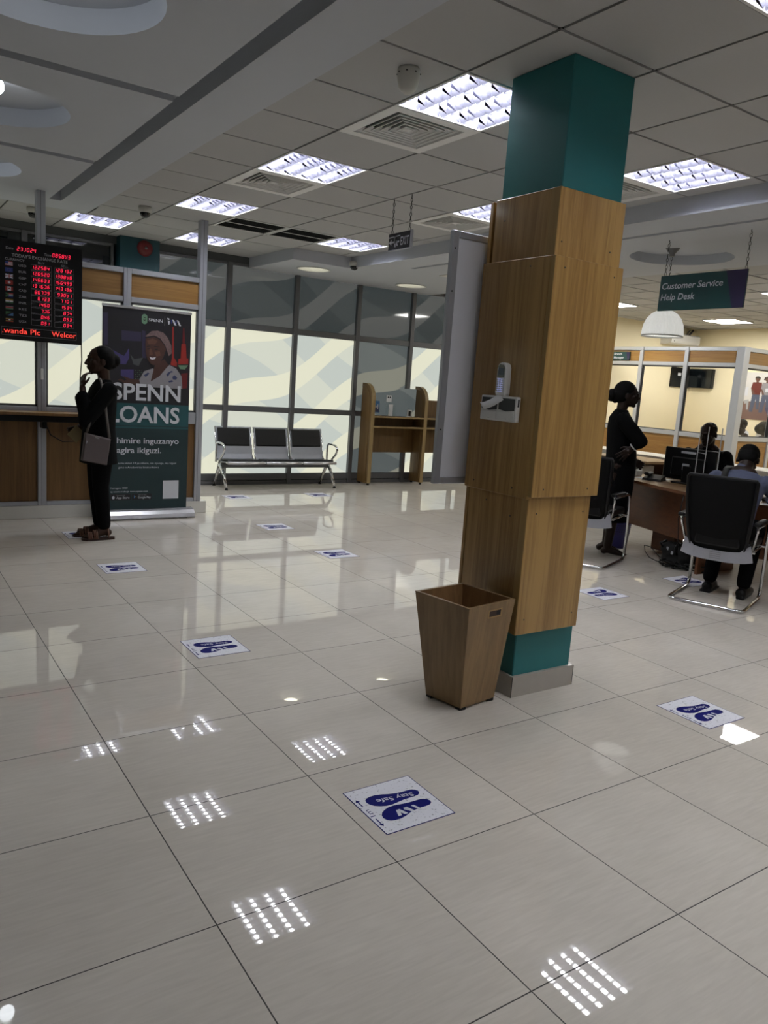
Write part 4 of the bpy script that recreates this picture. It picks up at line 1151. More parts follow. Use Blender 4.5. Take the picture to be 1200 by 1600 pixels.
    pl('black_print', [(1.508, 1.762), (1.594, 1.784), (1.652, 1.762), (1.70, 1.703), (1.694, 1.70), (1.646, 1.752), (1.594, 1.772), (1.512, 1.75)])
    m.build('picture', t)
    ux, uz = (1, 0, 0), (0, 0, 1); y = Yb - .0062
    MB().mat(M['ink']).text('SPENN', (1.868, y, 1.162), ux, uz, h=.150, w=.665, align='R', bold=.022).build('lettering', t)
    MB().mat(M['ink']).text('LOANS', (1.862, y, .947), ux, uz, h=.150, w=.685, align='R', bold=.022).build('lettering', t)
    MB().mat(M['ink']).text('himire inguzanyo', (1.860, y, .742), ux, uz, h=.054, w=.605, align='R', bold=.014).build('lettering', t)
    MB().mat(M['ink']).text('agira ikiguzi.', (1.685, y, .648), ux, uz, h=.054, w=.43, align='R', bold=.014).build('lettering', t)
    MB().mat(M['ink']).text('SPENN', (1.538, y, 1.914), ux, uz, h=.026, w=.135, bold=.008).build('lettering', t)
    lt = MB().mat(M['ink'])
    for k in range(2):
        x = 1.765 + k * .045; lt.add([(x, y, 1.950), (x + .018, y, 1.948), (x + .045, y, 1.898), (x + .026, y, 1.898)], [(0, 1, 2, 3)], False)
    lt.add([(1.716, y, 1.962), (1.735, y, 1.96), (1.738, y, 1.944), (1.722, y, 1.946)], [(0, 1, 2, 3)], False); lt.add([(1.722, y, 1.938), (1.744, y, 1.937), (1.74, y, 1.905), (1.732, y, 1.898)], [(0, 1, 2, 3)], False)
    lt.mat(M['blue']); lt.add([(1.752, y, 1.946), (1.764, y, 1.948), (1.764, y, 1.915), (1.758, y, 1.905)], [(0, 1, 2, 3)], False); lt.add([(1.797, y, 1.944), (1.809, y, 1.946), (1.809, y, 1.915), (1.803, y, 1.905)], [(0, 1, 2, 3)], False)
    lt.build('bank_logo', t); lt = MB().mat(M['inkgrey']); lt.box((1.692, y, 1.885), (1.694, y + .0005, 1.972)); lt.build('divider', t)
    MB().mat(M['ink']).text('a mu minsi 14 ya mbere, nta nyungu, nta kiguzi', (1.839, y, .540), ux, uz, h=.018, w=.57, align='R').build('lettering', t)
    MB().mat(M['ink']).text("geko n'Amabwiriza birakurikizwa", (1.666, y, .498), ux, uz, h=.018, w=.395, align='R').build('lettering', t)
    MB().mat(M['ink']).text('Hamagara 3000', (1.197, y, .296), ux, uz, h=.015, w=.165).build('lettering', t); MB().mat(M['ink']).text('cg usure urubuga www.spenn.com', (1.197, y, .262), ux, uz, h=.015, w=.363).build('lettering', t)
    m = MB().mat(M['mint']); rr = [(1.499 + .027 * math.cos(a * PI / 12), 1.929 + .02 * (1 if math.sin(a * PI / 12) >= 0 else -1) + .027 * math.sin(a * PI / 12)) for a in range(24)]
    m.add([(x, y, z) for x, z in rr], [tuple(range(24))], False)
    m.mat(M['black_print'])
    for a in ([(1.488, 1.952), (1.512, 1.938), (1.512, 1.934), (1.488, 1.948)], [(1.488, 1.938), (1.512, 1.952), (1.512, 1.948), (1.488, 1.934)], [(1.486, 1.928), (1.512, 1.912), (1.512, 1.907), (1.486, 1.923)], [(1.486, 1.912), (1.512, 1.928), (1.512, 1.923), (1.486, 1.907)]): m.add([(x, y - .0003, z) for x, z in a], [(0, 1, 2, 3)], False)
    m.build('emblem', t)
    for x0, x1, s1, s2 in ((1.198, 1.394, 'Download on the', 'App Store'), (1.406, 1.600, 'GET IT ON', 'Google Play')):
        m = MB().mat(M['black_print']).box((x0, Yb - .0012, .183), (x1, Yb - .0002, .244)); m.mat(M['inkgrey'])
        m.text(s1, (x0 + .06, Yb - .002, .226), ux, uz, h=.009, w=.08); m.mat(M['ink']).text(s2, (x0 + .06, Yb - .002, .197), ux, uz, h=.021, w=.125, bold=.006)
        if s2[0] == 'A':
            m.add([(x0 + .03 + .013 * math.cos(a * PI / 8), Yb - .002, .209 + .015 * math.sin(a * PI / 8)) for a in range(16)], [tuple(range(16))], False); m.add([(x0 + .03, Yb - .002, .226), (x0 + .038, Yb - .002, .235), (x0 + .034, Yb - .002, .226)], [(0, 1, 2)], False)
        else:
            m.mat(M['skyblue']).add([(x0 + .02, Yb - .002, .232), (x0 + .02, Yb - .002, .196), (x0 + .034, Yb - .002, .214)], [(0, 1, 2)], False); m.mat(M['yellow']).add([(x0 + .034, Yb - .002, .214), (x0 + .047, Yb - .002, .214), (x0 + .034, Yb - .002, .222)], [(0, 1, 2)], False)
        m.build('badge', t)
    MB().mat(M['ink']).box((1.713, Yb - .0012, .187), (1.872, Yb - .0002, .372)).build('blank_label', t)
banner()
# ------------------------------------------------------------------ three seat bench
def bench():
    t = thing('waiting_bench', 'three seat steel waiting bench with black vinyl pads by the glass wall', 'bench', (3.83, 7.62, 0))
    xs = [3.30, 3.84, 4.38]
    MB().mat(M['alud']).bbox((3.03, 7.58, .265), (4.66, 7.66, .315), .006).build('beam', t)
    for x in xs:
        hw = .252
        s_ = MB().mat(M['alu'])
        # steel seat shell: seat curve then back
        prof = [(7.37, .352), (7.385, .368), (7.45, .362), (7.58, .35), (7.70, .348), (7.745, .37), (7.77, .43), (7.80, .56), (7.835, .70), (7.853, .775), (7.865, .782)]
        top = [(y, z) for y, z in prof]; bot = [(y + (.006 if z > .4 else 0), z - .012) for y, z in prof]
        ring = lambda xx: [(xx, y, z) for y, z in top] + [(xx, y, z) for y, z in bot[::-1]]
        s_.loft([ring(x - hw), ring(x + hw)], True, False); sh = s_.build('seat_shell', t)
        MB().mat(M['alubright']).tube([(x - hw, 7.372, .350), (x + hw, 7.372, .350)], .019, 10).build('front_rail', sh)
        m = MB().mat(M['leather']); rows = [(7.41, .368, 0), (7.42, .39, 1), (7.56, .378, 1), (7.68, .372, 1), (7.69, .352, 0)]
        m.loft([[(x - hw + .02, y, z), (x + hw - .02, y, z), (x + hw - .02, y, z - .012), (x - hw + .02, y, z - .012)] for y, z, q in rows], True, False); m.build('seat_pad', t)
        m = MB().mat(M['leather']); rows = [(7.79, .53), (7.783, .55), (7.812, .68), (7.832, .755), (7.85, .765)]
        m.loft([[(x - hw + .03, y, z), (x + hw - .03, y, z), (x + hw - .03, y + .02, z), (x - hw + .03, y + .02, z)] for y, z in rows], True, False); m.build('back_pad', t)
        for k in (-1, 1): MB().mat(M['chrome']).tube([(x + k * hw, 7.72, .355), (x + k * hw, 7.765, .41), (x + k * hw, 7.80, .56), (x + k * hw, 7.855, .78)], .009, 8).build('back_rail', t)
    for x in (3.05, 4.64):
        m = MB().mat(M['chrome'])
        m.tube([(x, 7.60, .30), (x, 7.50, .19), (x, 7.40, .03)], [.028, .022, .017], 10); m.tube([(x, 7.64, .30), (x, 7.73, .17), (x, 7.81, .03)], [.028, .022, .017], 10)
        m.ell((x, 7.62, .29), (.026, .06, .035), 12)
        lg = m.build('leg', t)
        for y in (7.395, 7.815): MB().mat(M['black']).cyl((x, y, 0), (x, y, .03), .024, 12, .014).build('foot_glide', lg)
    for x in (3.02, 4.67):
        pts = [(x, 7.70, .33), (x, 7.705, .45), (x, 7.70, .565), (x, 7.66, .59), (x, 7.50, .585), (x, 7.44, .56), (x, 7.425, .52), (x, 7.46, .46), (x, 7.54, .40), (x, 7.60, .33)]
        MB().mat(M['chrome']).tube(pts, .0145, 10).build('armrest', t)
bench()

# ------------------------------------------------------------------ writing booths
def booths():
    t = thing('writing_booth', 'oak writing booth with rounded side panels against the glass wall', 'writing booth', (6.25, 7.7, 0))
    X = [5.32, 6.27, 7.22]
    for x in X:
        z0 = .03
        prof = [(7.86, z0), (7.58, z0), (7.58, 1.20)] + [(7.79 - .21 * math.cos(a), 1.25 + .22 * math.sin(a)) for a in [k * PI / 16 for k in range(9)]] + [(7.86, 1.47)]
        n = len(prof)
        m = MB().mat(M['booth'])
        vs = [(x - .03, y, z) for y, z in prof] + [(x + .03, y, z) for y, z in prof]
        m.add(vs, [tuple(range(n)), tuple(range(n, 2 * n))[::-1]], False)
        m.mat(M['boothedge']); m.add(vs, [(i, (i + 1) % n, n + (i + 1) % n, n + i) for i in range(n)], False)
        p = m.build('side_panel', t)
        # raised inner border on the outer face
        m = MB().mat(M['booth'])
        pr2 = [(7.86 - (7.86 - y) * .82, min(z, 1.47) * .97) for y, z in prof[2:]]
        m.tube([(x - .032, y, z) for y, z in [(7.63, .06)] + pr2], .006, 6); m.build('bead', p)
        MB().mat(M['black']).cyl((x, 7.60, 0), (x, 7.60, .032), .02, 10).build('glide', p); MB().mat(M['black']).cyl((x, 7.83, 0), (x, 7.83, .032), .02, 10).build('glide', p)
    for k in range(2):
        a, b = X[k] + .03, X[k + 1] - .03
        m = MB().mat(M['booth']).box((a, 7.585, .99), (b, 7.86, 1.008)); m.mat(M['boothedge']).box((a, 7.58, .988), (b, 7.586, 1.012)); m.build('shelf', t)
        m = MB().mat(M['booth']).box((a, 7.585, .845), (b, 7.86, .863)); m.mat(M['boothedge']).box((a, 7.58, .842), (b, 7.586, .866)); m.build('writing_top', t)
        MB().mat(M['booth']).box((a, 7.835, .46), (b, 7.855, .845)).build('back_panel', t)
        MB().mat(M['booth']).box((a, 7.835, .863), (b, 7.855, .99)).build('pigeonhole_back', t)
        if k == 0: MB().mat(M['filmgrey']).box((a, 7.83, 1.01), (b, 7.838, 1.425)).build('glass_back', t)
        else: MB().mat(M['booth']).box((a, 7.835, 1.01), (b, 7.855, 1.27)).build('upper_back', t)
booths()
m = MB().mat(M['paper']).box((5.70, 7.822, 1.21), (5.79, 7.8285, 1.31)); m.mat(M['black_print']).box((5.715, 7.8212, 1.27), (5.74, 7.822, 1.295)); m.box((5.75, 7.8212, 1.27), (5.775, 7.822, 1.295)); tag(m.build('notice_card'), 'small white card on the glass back of the writing booth', 'card')
m = MB().mat(M['skyblue']).box((5.40, 7.818, 1.05), (5.58, 7.828, 1.22)); m.mat(M['printblue']).box((5.41, 7.817, 1.06), (5.57, 7.8185, 1.13)); m.mat(M['ink'])
for k in range(5): m.box((5.42 + k * .03, 7.816, 1.10 + .02 * (k % 2)), (5.437 + k * .03, 7.8175, 1.15 + .02 * (k % 3)))
tag(m.build('picture_leaflet'), 'bluish picture leaflet at the left of the writing booth shelf', 'leaflet')
t = thing('leaflet_holder', 'clear leaflet holder with pale slips on the writing booth shelf', 'leaflet holder', (5.72, 7.72, 1.008))
MB().mat(M['paper']).box((5.69, 7.73, 1.012), (5.76, 7.74, 1.18)).build('slips', t)
m = MB().mat(M['acrylic']).box((5.66, 7.70, 1.008), (5.80, 7.706, 1.16)); m.box((5.66, 7.76, 1.008), (5.80, 7.766, 1.22)); m.box((5.66, 7.70, 1.008), (5.666, 7.766, 1.16)); m.box((5.794, 7.70, 1.008), (5.80, 7.766, 1.16)); m.build('case', t)
t = thing('desk_calendar', 'small white framed card on the right of the booth shelf', 'card stand', (6.05, 7.70, 1.008))
MB().mat(M['white']).box((6.01, 7.70, 1.008), (6.09, 7.71, 1.115)).build('frame', t); MB().mat(M['screen']).box((6.03, 7.698, 1.025), (6.07, 7.70, 1.10)).build('face', t)

# ------------------------------------------------------------------ help desk
def help_desk():
    t = thing('help_desk', 'bow-fronted wooden help desk with brown front panel', 'desk', (5.7, 2.0, 0))
    front = [(5.52, .75), (5.36, 1.10), (5.18, 1.48), (5.08, 1.82), (5.08, 2.12), (5.19, 2.55), (5.33, 2.98), (5.48, 3.46)]
    back = [(5.91, 3.52), (6.02, 3.08), (6.08, 2.6), (6.1, 2.0), (6.1, 1.4), (6.1, .75)]
    P_ = front + back
    m = MB().mat(M['desk']); m.prism(P_[::-1], .715, .742); m.mat(M['deskred'])
    n = len(front)
    for k in range(n - 1):
        a, b = front[k], front[k + 1]; m.quad((a[0] - .001, a[1], .716), (b[0] - .001, b[1], .716), (b[0] - .001, b[1], .741), (a[0] - .001, a[1], .741))
    m.build('top', t)
    m = MB().mat(M['deskred']); pp = [(x + .22, y) for x, y in front]
    ring = [(x, y) for x, y in pp] + [(x + .02, y) for x, y in pp[::-1]]
    m.prism(ring[::-1], .27, .715); m.build('front_panel', t)
    for y in (.85, 2.2, 3.42): MB().mat(M['deskred']).box((5.36 if y > 2 and y < 3 else (5.56 if y < 2 else 5.72), y - .012, 0), (5.92, y + .012, .715)).build('leg_panel', t)
    d = MB().mat(M['deskred']).bbox((5.80, 2.76, .03), (6.0, 3.02, .70), .003).build('drawer_unit', t)
    for z in (.06, .28, .50): MB().mat(M['desk']).bbox((6.0, 2.77, z), (6.015, 3.01, z + .19), .003).build('drawer_front', d)
help_desk()
# ------------------------------------------------------------------ visitor chairs
def make_chair():
    t = root('visitor_chair', (0, 0, 0))
    def arc(pts, k=4, r=.07):
        out = [pts[0]]
        for i in range(1, len(pts) - 1):
            a, b, c = Vector(pts[i - 1]), Vector(pts[i]), Vector(pts[i + 1])
            d1 = (a - b).normalized(); d2 = (c - b).normalized(); rr = min(r, (a - b).length * .45, (c - b).length * .45)
            p, q = b + d1 * rr, b + d2 * rr
            for j in range(k + 1):
                s_ = j / k; out.append(tuple((p * (1 - s_) + b * s_) * (1 - s_) + (b * (1 - s_) + q * s_) * s_))
        out.append(pts[-1]); return out
    w_ = .272; r = .0135
    path = arc([(.14, w_, .635), (.575, w_, .635), (.63, w_, .30), (.625, w_, r), (.02, w_, r), (.02, -w_, r), (.625, -w_, r), (.63, -w_, .30), (.575, -w_, .635), (.14, -w_, .635)])
    fr = MB().mat(M['chrome']).tube(path, r, 10)
    for z, x in ((.43, .60), (.43, .22)): fr.tube([(x, -w_ + .01, z), (x, w_ - .01, z)], .010, 8)
    for s_ in (-1, 1): fr.tube([(.22, s_ * .235, .425), (.61, s_ * .235, .425)], .010, 8); fr.tube([(.22, s_ * .235, .42), (.15, s_ * w_, .60), (.14, s_ * w_, .635)], .010, 8)
    fr.build('frame', t, True)
    for s_ in (-1, 1):
        MB().mat(M['black']).bbox((.10, s_ * w_ - .026, .642), (.40, s_ * w_ + .026, .672), .011, 2).build('armrest', t, True)
    m = MB().mat(M['leather']).bbox((.17, -.235, .44), (.625, .235, .505), .022, 2); m.build('seat', t, True)
    # curved mesh back
    def back(y, z):
        u = (z - .42) / .55
        return .185 - .03 * math.sin(PI * u) - .13 * u + .02 * (y / .25) ** 2 - .02
    rows = [(.42, .190), (.50, .208), (.60, .22), (.72, .231), (.85, .239), (.96, .243), (.975, .236)]
    n = 12
    def sheet(scale, th):
        A, B = [], []
        for z, hw in rows:
            for k in range(n + 1):
                y = -hw * scale + 2 * hw * scale * k / n
                A.append((back(y, z), y, z)); B.append((back(y, z) + th, y, z))
        vs = A + B; fs = []; N = len(A)
        for i in range(len(rows) - 1):
            for k in range(n):
                a = i * (n + 1) + k; fs.append((a, a + 1, a + n + 2, a + n + 1)); fs.append((N + a, N + a + n + 1, N + a + n + 2, N + a + 1))
        for i in range(len(rows) - 1):
            for k in (0, n): a = i * (n + 1) + k; fs.append((a, a + n + 1, N + a + n + 1, N + a))
        for k in range(n):
            for i in (0, len(rows) - 1): a = i * (n + 1) + k; fs.append((a, a + 1, N + a + 1, N + a))
        return vs, fs
    vs, fs = sheet(.95, .008); MB().mat(M['mesh']).add(vs, fs, True).build('mesh_back', t, True)
    edge = [(back(hw * s_, z) + .004, hw * s_, z) for s_, seq in ((-1, rows), (1, rows[::-1])) for z, hw in seq]
    m = MB().mat(M['black']).tube(edge, .013, 8, True)
    m.bbox((.13, -.16, .45), (.165, .16, .58), .012); m.build('back_frame', t, True)
    # silver plate under the back
    P_ = [(-.235, .485), (-.19, .45), (-.165, .425), (-.09, .415), (.09, .415), (.165, .425), (.19, .45), (.235, .485), (.252, .485), (.262, .36), (.25, .345), (.10, .335), (-.10, .335), (-.25, .345), (-.262, .36), (-.252, .485)]
    f = lambda y: .145 + .03 * (y / .25) ** 2
    n2 = len(P_)
    m = MB().mat(M['silver'])
    m.add([(f(y), y, z) for y, z in P_] + [(f(y) + .012, y, z) for y, z in P_], [], False)
    # strips between upper and lower outline
    up = P_[0:8]; lo = [(-.262, .36), (-.21, .347), (-.165, .340), (-.09, .335), (.09, .335), (.165, .340), (.21, .347), (.262, .36)]
    m.v.clear()
    V, Fs = [], []
    for (a, b) in zip(up, lo): V += [(f(a[0]), a[0], a[1]), (f(b[0]), b[0], b[1]), (f(a[0]) + .012, a[0], a[1]), (f(b[0]) + .012, b[0], b[1])]
    for k in range(7):
        a, b = 4 * k, 4 * k + 4
        Fs += [(a, a + 1, b + 1, b), (a + 2, b + 2, b + 3, a + 3), (a, b, b + 2, a + 2), (a + 1, a + 3, b + 3, b + 1)]
    Fs += [(0, 2, 3, 1), (28, 29, 31, 30)]
    m.add(V, Fs, False)
    sp = m.build('back_plate', t, True)
    m = MB().mat(M['alubright'])
    for k in range(4): m.box((.1432, -.04, .355 + .015 * k), (.146, .04, .358 + .015 * k))
    m.build('slot_lines', sp, True)
    return t
ch = make_chair(); ch.location = (4.43, 1.495, 0); ch.rotation_euler = (0, 0, math.radians(20))
tag(ch, 'black mesh visitor chair with chrome runner under the man in the blue-grey shirt', 'chair', 'mesh visitor chairs')
c2 = copy_tree(ch); c2.location = (4.465, 2.84, 0); c2.rotation_euler = (0, 0, math.radians(22))
tag(c2, 'empty black mesh visitor chair half hidden by the column before the standing woman', 'chair', 'mesh visitor chairs')

# ------------------------------------------------------------------ things on and around the help desk
t = thing('monitor', 'black computer monitor seen from behind on the help desk', 'monitor', (5.74, 2.66, .742), math.radians(6))
MB().mat(M['black']).bbox((-.02, -.26, .03), (.02, .26, .335), .008).build('casing', t, True)
MB().mat(M['black']).bbox((-.045, -.17, .07), (-.018, .17, .25), .012).build('rear_cover', t, True)
MB().mat(M['screen']).box((.0195, -.245, .05), (.0215, .245, .322)).build('screen', t, True)
MB().mat(M['black']).bbox((-.06, -.04, .0), (-.03, .04, .17), .006).build('stand', t, True)
MB().mat(M['black']).bbox((-.10, -.12, 0), (.08, .12, .014), .006).build('base', t, True)
MB().mat(M['inkgrey']).box((-.0205, -.06, .285), (-.0202, .09, .306)).build('bar_code_strip', t, True)
MB().mat(M['inkgrey']).box((-.0462, -.02, .13), (-.0455, .05, .19)).build('rating_label', t, True)
t = thing('desk_phone', 'low black desk telephone to the left of the monitor', 'telephone', (5.58, 2.92, .742), math.radians(20))
MB().mat(M['black']).add([(-.09, -.09, 0), (.09, -.09, 0), (.09, .09, 0), (-.09, .09, 0), (-.08, -.085, .02), (.08, -.085, .05), (.08, .085, .05), (-.08, .085, .02)], [(0, 1, 2, 3), (4, 5, 6, 7), (0, 1, 5, 4), (1, 2, 6, 5), (2, 3, 7, 6), (3, 0, 4, 7)], False).build('base', t, True)
MB().mat(M['black']).bbox((-.07, .03, .045), (.08, .085, .075), .012).build('handset', t, True)
tag(MB().mat(M['paper']).box((5.54, 2.90, .7425), (5.86, 3.14, .7445)).build('paper_sheet'), 'white paper sheet lying on the left end of the help desk', 'paper')
tag(MB().mat(M['offwhite']).bbox((5.68, 3.20, .7425), (5.76, 3.28, .80), .004).build('small_box'), 'small pale box beside the paper sheet on the help desk', 'box')
m = MB().mat(M['paper']).box((5.18, 1.40, .7425), (5.46, 1.62, .7445)); tag(m.build('form'), 'white form on the help desk at the right photo edge', 'paper')
t = thing('acrylic_screen', 'clear acrylic screen panels standing on the help desk before the officer', 'screen', (5.5, 2.28, .742))
for (a, b) in (((5.60, 2.50), (5.48, 2.42)), ((5.62, 2.43), (5.50, 2.35)), ((5.56, 2.26), (5.44, 2.18))):
    dx, dy = b[0] - a[0], b[1] - a[1]
    n_ = Vector((-dy, dx, 0)).normalized() * .0025
    MB().mat(M['acrylic']).prism([(a[0] + n_.x, a[1] + n_.y), (b[0] + n_.x, b[1] + n_.y), (b[0] - n_.x, b[1] - n_.y), (a[0] - n_.x, a[1] - n_.y)], .745, 1.30).build('panel', t)
    for q in (a, b): MB().mat(M['acrylic_edge']).bbox((q[0] - .003, q[1] - .003, .744), (q[0] + .003, q[1] + .003, 1.30), .001).build('edge', t)
MB().mat(M['acrylic_edge']).tube([(5.60, 2.50, 1.06), (5.52, 2.36, 1.06)], .003, 6).build('tie_rod', t)
MB().mat(M['acrylic']).bbox((5.42, 2.16, .742), (5.64, 2.52, .748), .002).build('base', t)

# side counters behind the desk
t = thing('side_table', 'low oak side table with an open shelf behind the standing woman', 'table', (7.6, 4.7, 0))
MB().mat(M['desk']).box((7.30, 4.32, .72), (7.95, 5.3, .75)).build('top', t)
MB().mat(M['deskred']).box((7.82, 4.34, 0), (7.9, 4.37, .72)).build('side_panel', t); MB().mat(M['deskred']).box((7.34, 5.25, 0), (7.9, 5.28, .72)).build('side_panel', t)
MB().mat(M['deskred']).box((7.86, 4.37, 0), (7.9, 5.25, .72)).build('back_panel', t); MB().mat(M['deskred']).box((7.34, 4.37, .44), (7.86, 5.25, .46)).build('shelf', t)
proto = None
for k, lab in enumerate(['white box file on the side table shelf, right hand of the pair', 'white box file on the side table shelf, left hand of the pair', 'white box file on the side table shelf, hidden behind the standing woman']):
    if proto is None:
        t = root('box_file', (0, 0, 0)); MB().mat(M['offwhite']).bbox((-.14, -.03, 0), (.1, .03, .22), .004).build('body', t, True); MB().mat(M['black']).box((-.1415, -.018, .15), (-.14, .018, .19)).build('finger_label', t, True); proto = o = t
    else: o = copy_tree(proto)
    o.location = (7.55, 4.50 + .13 * k, .46); tag(o, lab, 'box file', 'box files on the side table')
t = thing('long_counter', 'grey counter with pale top in front of the glass office', 'counter', (8.4, 4.0, 0))
MB().mat(M['white_skirt']).box((8.18, 2.6, .73), (8.75, 6.3, .76)).build('top', t); MB().mat(M['wallwhite']).box((8.22, 2.65, 0), (8.71, 6.25, .73)).build('body', t)
t = thing('oak_counter', 'oak counter with pale edge at the right edge behind the seated man', 'counter', (7.5, 2.1, 0))
MB().mat(M['white_skirt']).box((7.28, 1.2, .73), (7.9, 2.86, .76)).build('top', t); MB().mat(M['deskred']).box((7.32, 1.25, 0), (7.86, 2.82, .73)).build('body', t)

# blue bucket, bag and cords under the desk
t = thing('blue_waste_basket', 'blue perforated plastic waste basket under the desk end', 'waste basket', (5.62, 3.30, 0))
MB().mat(M['bluebin']).lathe([(.0001, .004), (.095, .004), (.10, .0), (.125, .26), (.13, .265), (.126, .268), (.12, .262), (.096, .01), (.0001, .01)], 32, (5.62, 3.30, 0)).build('body', t)
MB().mat(M['bluebin']).lathe([(.126, .268), (.134, .27), (.134, .258), (.126, .256)], 32, (5.62, 3.30, 0)).build('rim', t)
m = MB().mat(M['black_print'])
for i in range(5):
    for k in range(36):
        a = 2 * PI * (k + .5 * (i % 2)) / 36; z = .15 + .022 * i; r = .1015 + .025 * z / .26 + .0006
        cx, cy = 5.62 + r * math.cos(a), 3.30 + r * math.sin(a); ta = Vector((-math.sin(a), math.cos(a), 0)) * .004
        m.add([(cx - ta.x, cy - ta.y, z - .004), (cx + ta.x, cy + ta.y, z - .004), (cx + ta.x, cy + ta.y, z + .004), (cx - ta.x, cy - ta.y, z + .004)], [(0, 1, 2, 3)], False)
m.build('perforation', t)
t = thing('black_backpack', 'black backpack lying on the floor under the help desk', 'bag', (5.50, 2.50, 0))
m = MB(); 
for c_, r_ in (((0, 0, .11), (.11, .15, .11)), ((.02, -.05, .08), (.12, .13, .08)), ((-.04, .06, .15), (.07, .09, .07)), ((0, 0, .05), (.12, .16, .05))): m.ell(c_, r_, 16)
m.blob('body', M['blackmatt'], t, .008, 3)
m = MB().mat(M['black']).tube([(-.10, -.06, .12), (-.13, -.06, .19), (-.08, -.05, .22), (-.03, -.04, .21)], .012, 6); m.tube([(-.08, .10, .14), (-.12, .11, .20), (-.07, .08, .225)], .012, 6); m.build('strap', t, True)
for p in ((-.10, .04, .16), (-.112, -.02, .13)): MB().mat(M['alu']).bbox((p[0] - .006, p[1] - .012, p[2] - .016), (p[0] + .003, p[1] + .012, p[2] + .016), .003).build('buckle', t, True)
random.seed(11)
m = MB().mat(M['blackmatt'])
for k in range(16):
    c_ = Vector((5.42 + random.uniform(-.08, .10), 2.36 + random.uniform(-.16, .16), .012)); a0 = random.uniform(0, 6)
    m.tube([(c_.x + (.05 + .03 * random.random()) * math.cos(a0 + q * .5), c_.y + (.07 + .03 * random.random()) * math.sin(a0 + q * .5), .007 + .012 * (k % 5) + .012 * math.sin(q * 1.3 + k) ** 2) for q in range(12)], .006, 5)
tag(m.build('cable_heap'), 'heap of tangled black cables on the floor beside the backpack', 'cables')
tag(MB().mat(M['black']).tube([(5.42, 2.62, .05), (5.42, 2.74, .13), (5.47, 2.85, .12), (5.52, 2.87, .05), (5.50, 2.80, .008), (5.43, 2.66, .008), (5.40, 2.52, .012)], .004, 6).build('looped_cable'), 'thin black cable standing in a loop left of the backpack', 'cable')
tag(MB().mat(M['black']).tube([(5.13, 2.26, .735), (5.11, 2.27, .5), (5.16, 2.28, .30), (5.24, 2.30, .12), (5.34, 2.33, .03)], .004, 6).build('drop_cable'), 'black cable dropping from the desk edge to the floor', 'cable')

# ------------------------------------------------------------------ office things
MBm = MB().mat(M['signteal']).box((10.14, 7.10, 2.165), (10.165, 7.62, 2.30))
t = thing('manager_sign', 'small teal sign reading Branch Manager on the office partition', 'sign', (10.15, 7.3, 2.23))
MBm.build('panel', t)
MB().mat(M['signpurple']).poly([(10.1392, 7.17, 2.30), (10.1392, 7.10, 2.30), (10.1392, 7.10, 2.165), (10.1392, 7.14, 2.165)]).build('purple_end', t)
m = MB().mat(M['ink']).text('Branch', (10.139, 7.43, 2.245), (0, -1, 0), (0, 0, 1), h=.038, w=.17, shear=.1, bold=.015); m.build('lettering', t); m = MB().mat(M['ink']); m.text('Manager', (10.139, 7.43, 2.185), (0, -1, 0), (0, 0, 1), h=.038, w=.22, shear=.1, bold=.015); m.build('lettering', t)
t = thing('wall_television', 'dark flat television on the cream wall seen through office glass', 'television', (12.97, 7.85, 2.0))
MB().mat(M['black']).bbox((12.96, 7.36, 1.82), (13.05, 7.895, 2.19), .008).build('case', t)
MB().mat(M['screen']).box((12.957, 7.38, 1.835), (12.961, 7.88, 2.175)).build('screen', t)
t = thing('dark_wall_panel', 'dark notice screen left of the television behind the glass', 'screen', (12.5, 7.87, 2.0))
MB().mat(M['black']).bbox((12.40, 7.86, 1.81), (12.98, 7.90, 2.19), .005).build('case', t)
MB().mat(M['ink']).box((12.58, 7.858, 2.03), (12.68, 7.8605, 2.085)).build('sticker', t)
t = thing('air_conditioner', 'white split air conditioner high on the alcove wall', 'air conditioner', (12.4, 7.8, 2.6))
prof = [(7.90, 2.80), (7.68, 2.80), (7.655, 2.78), (7.65, 2.66), (7.68, 2.615), (7.76, 2.60), (7.90, 2.60)]
MB().mat(M['white']).loft([[(x, y, z) for y, z in prof] for x in (11.97, 12.85)], True, False).build('body', t)
MB().mat(M['offwhite']).box((12.0, 7.662, 2.622), (12.82, 7.70, 2.628)).build('flap', t)
MB().mat(M['black_print']).box((12.04, 7.648, 2.645), (12.06, 7.65, 2.66)).build('badge', t)
m = MB().mat(M['alud']).tube([(12.75, 7.86, 2.80), (12.8, 7.84, 2.87), (12.86, 7.84, 2.925)], .02, 8); m.tube([(12.68, 7.86, 2.80), (12.72, 7.84, 2.88), (12.78, 7.84, 2.925)], .014, 8); m.build('pipes', t)

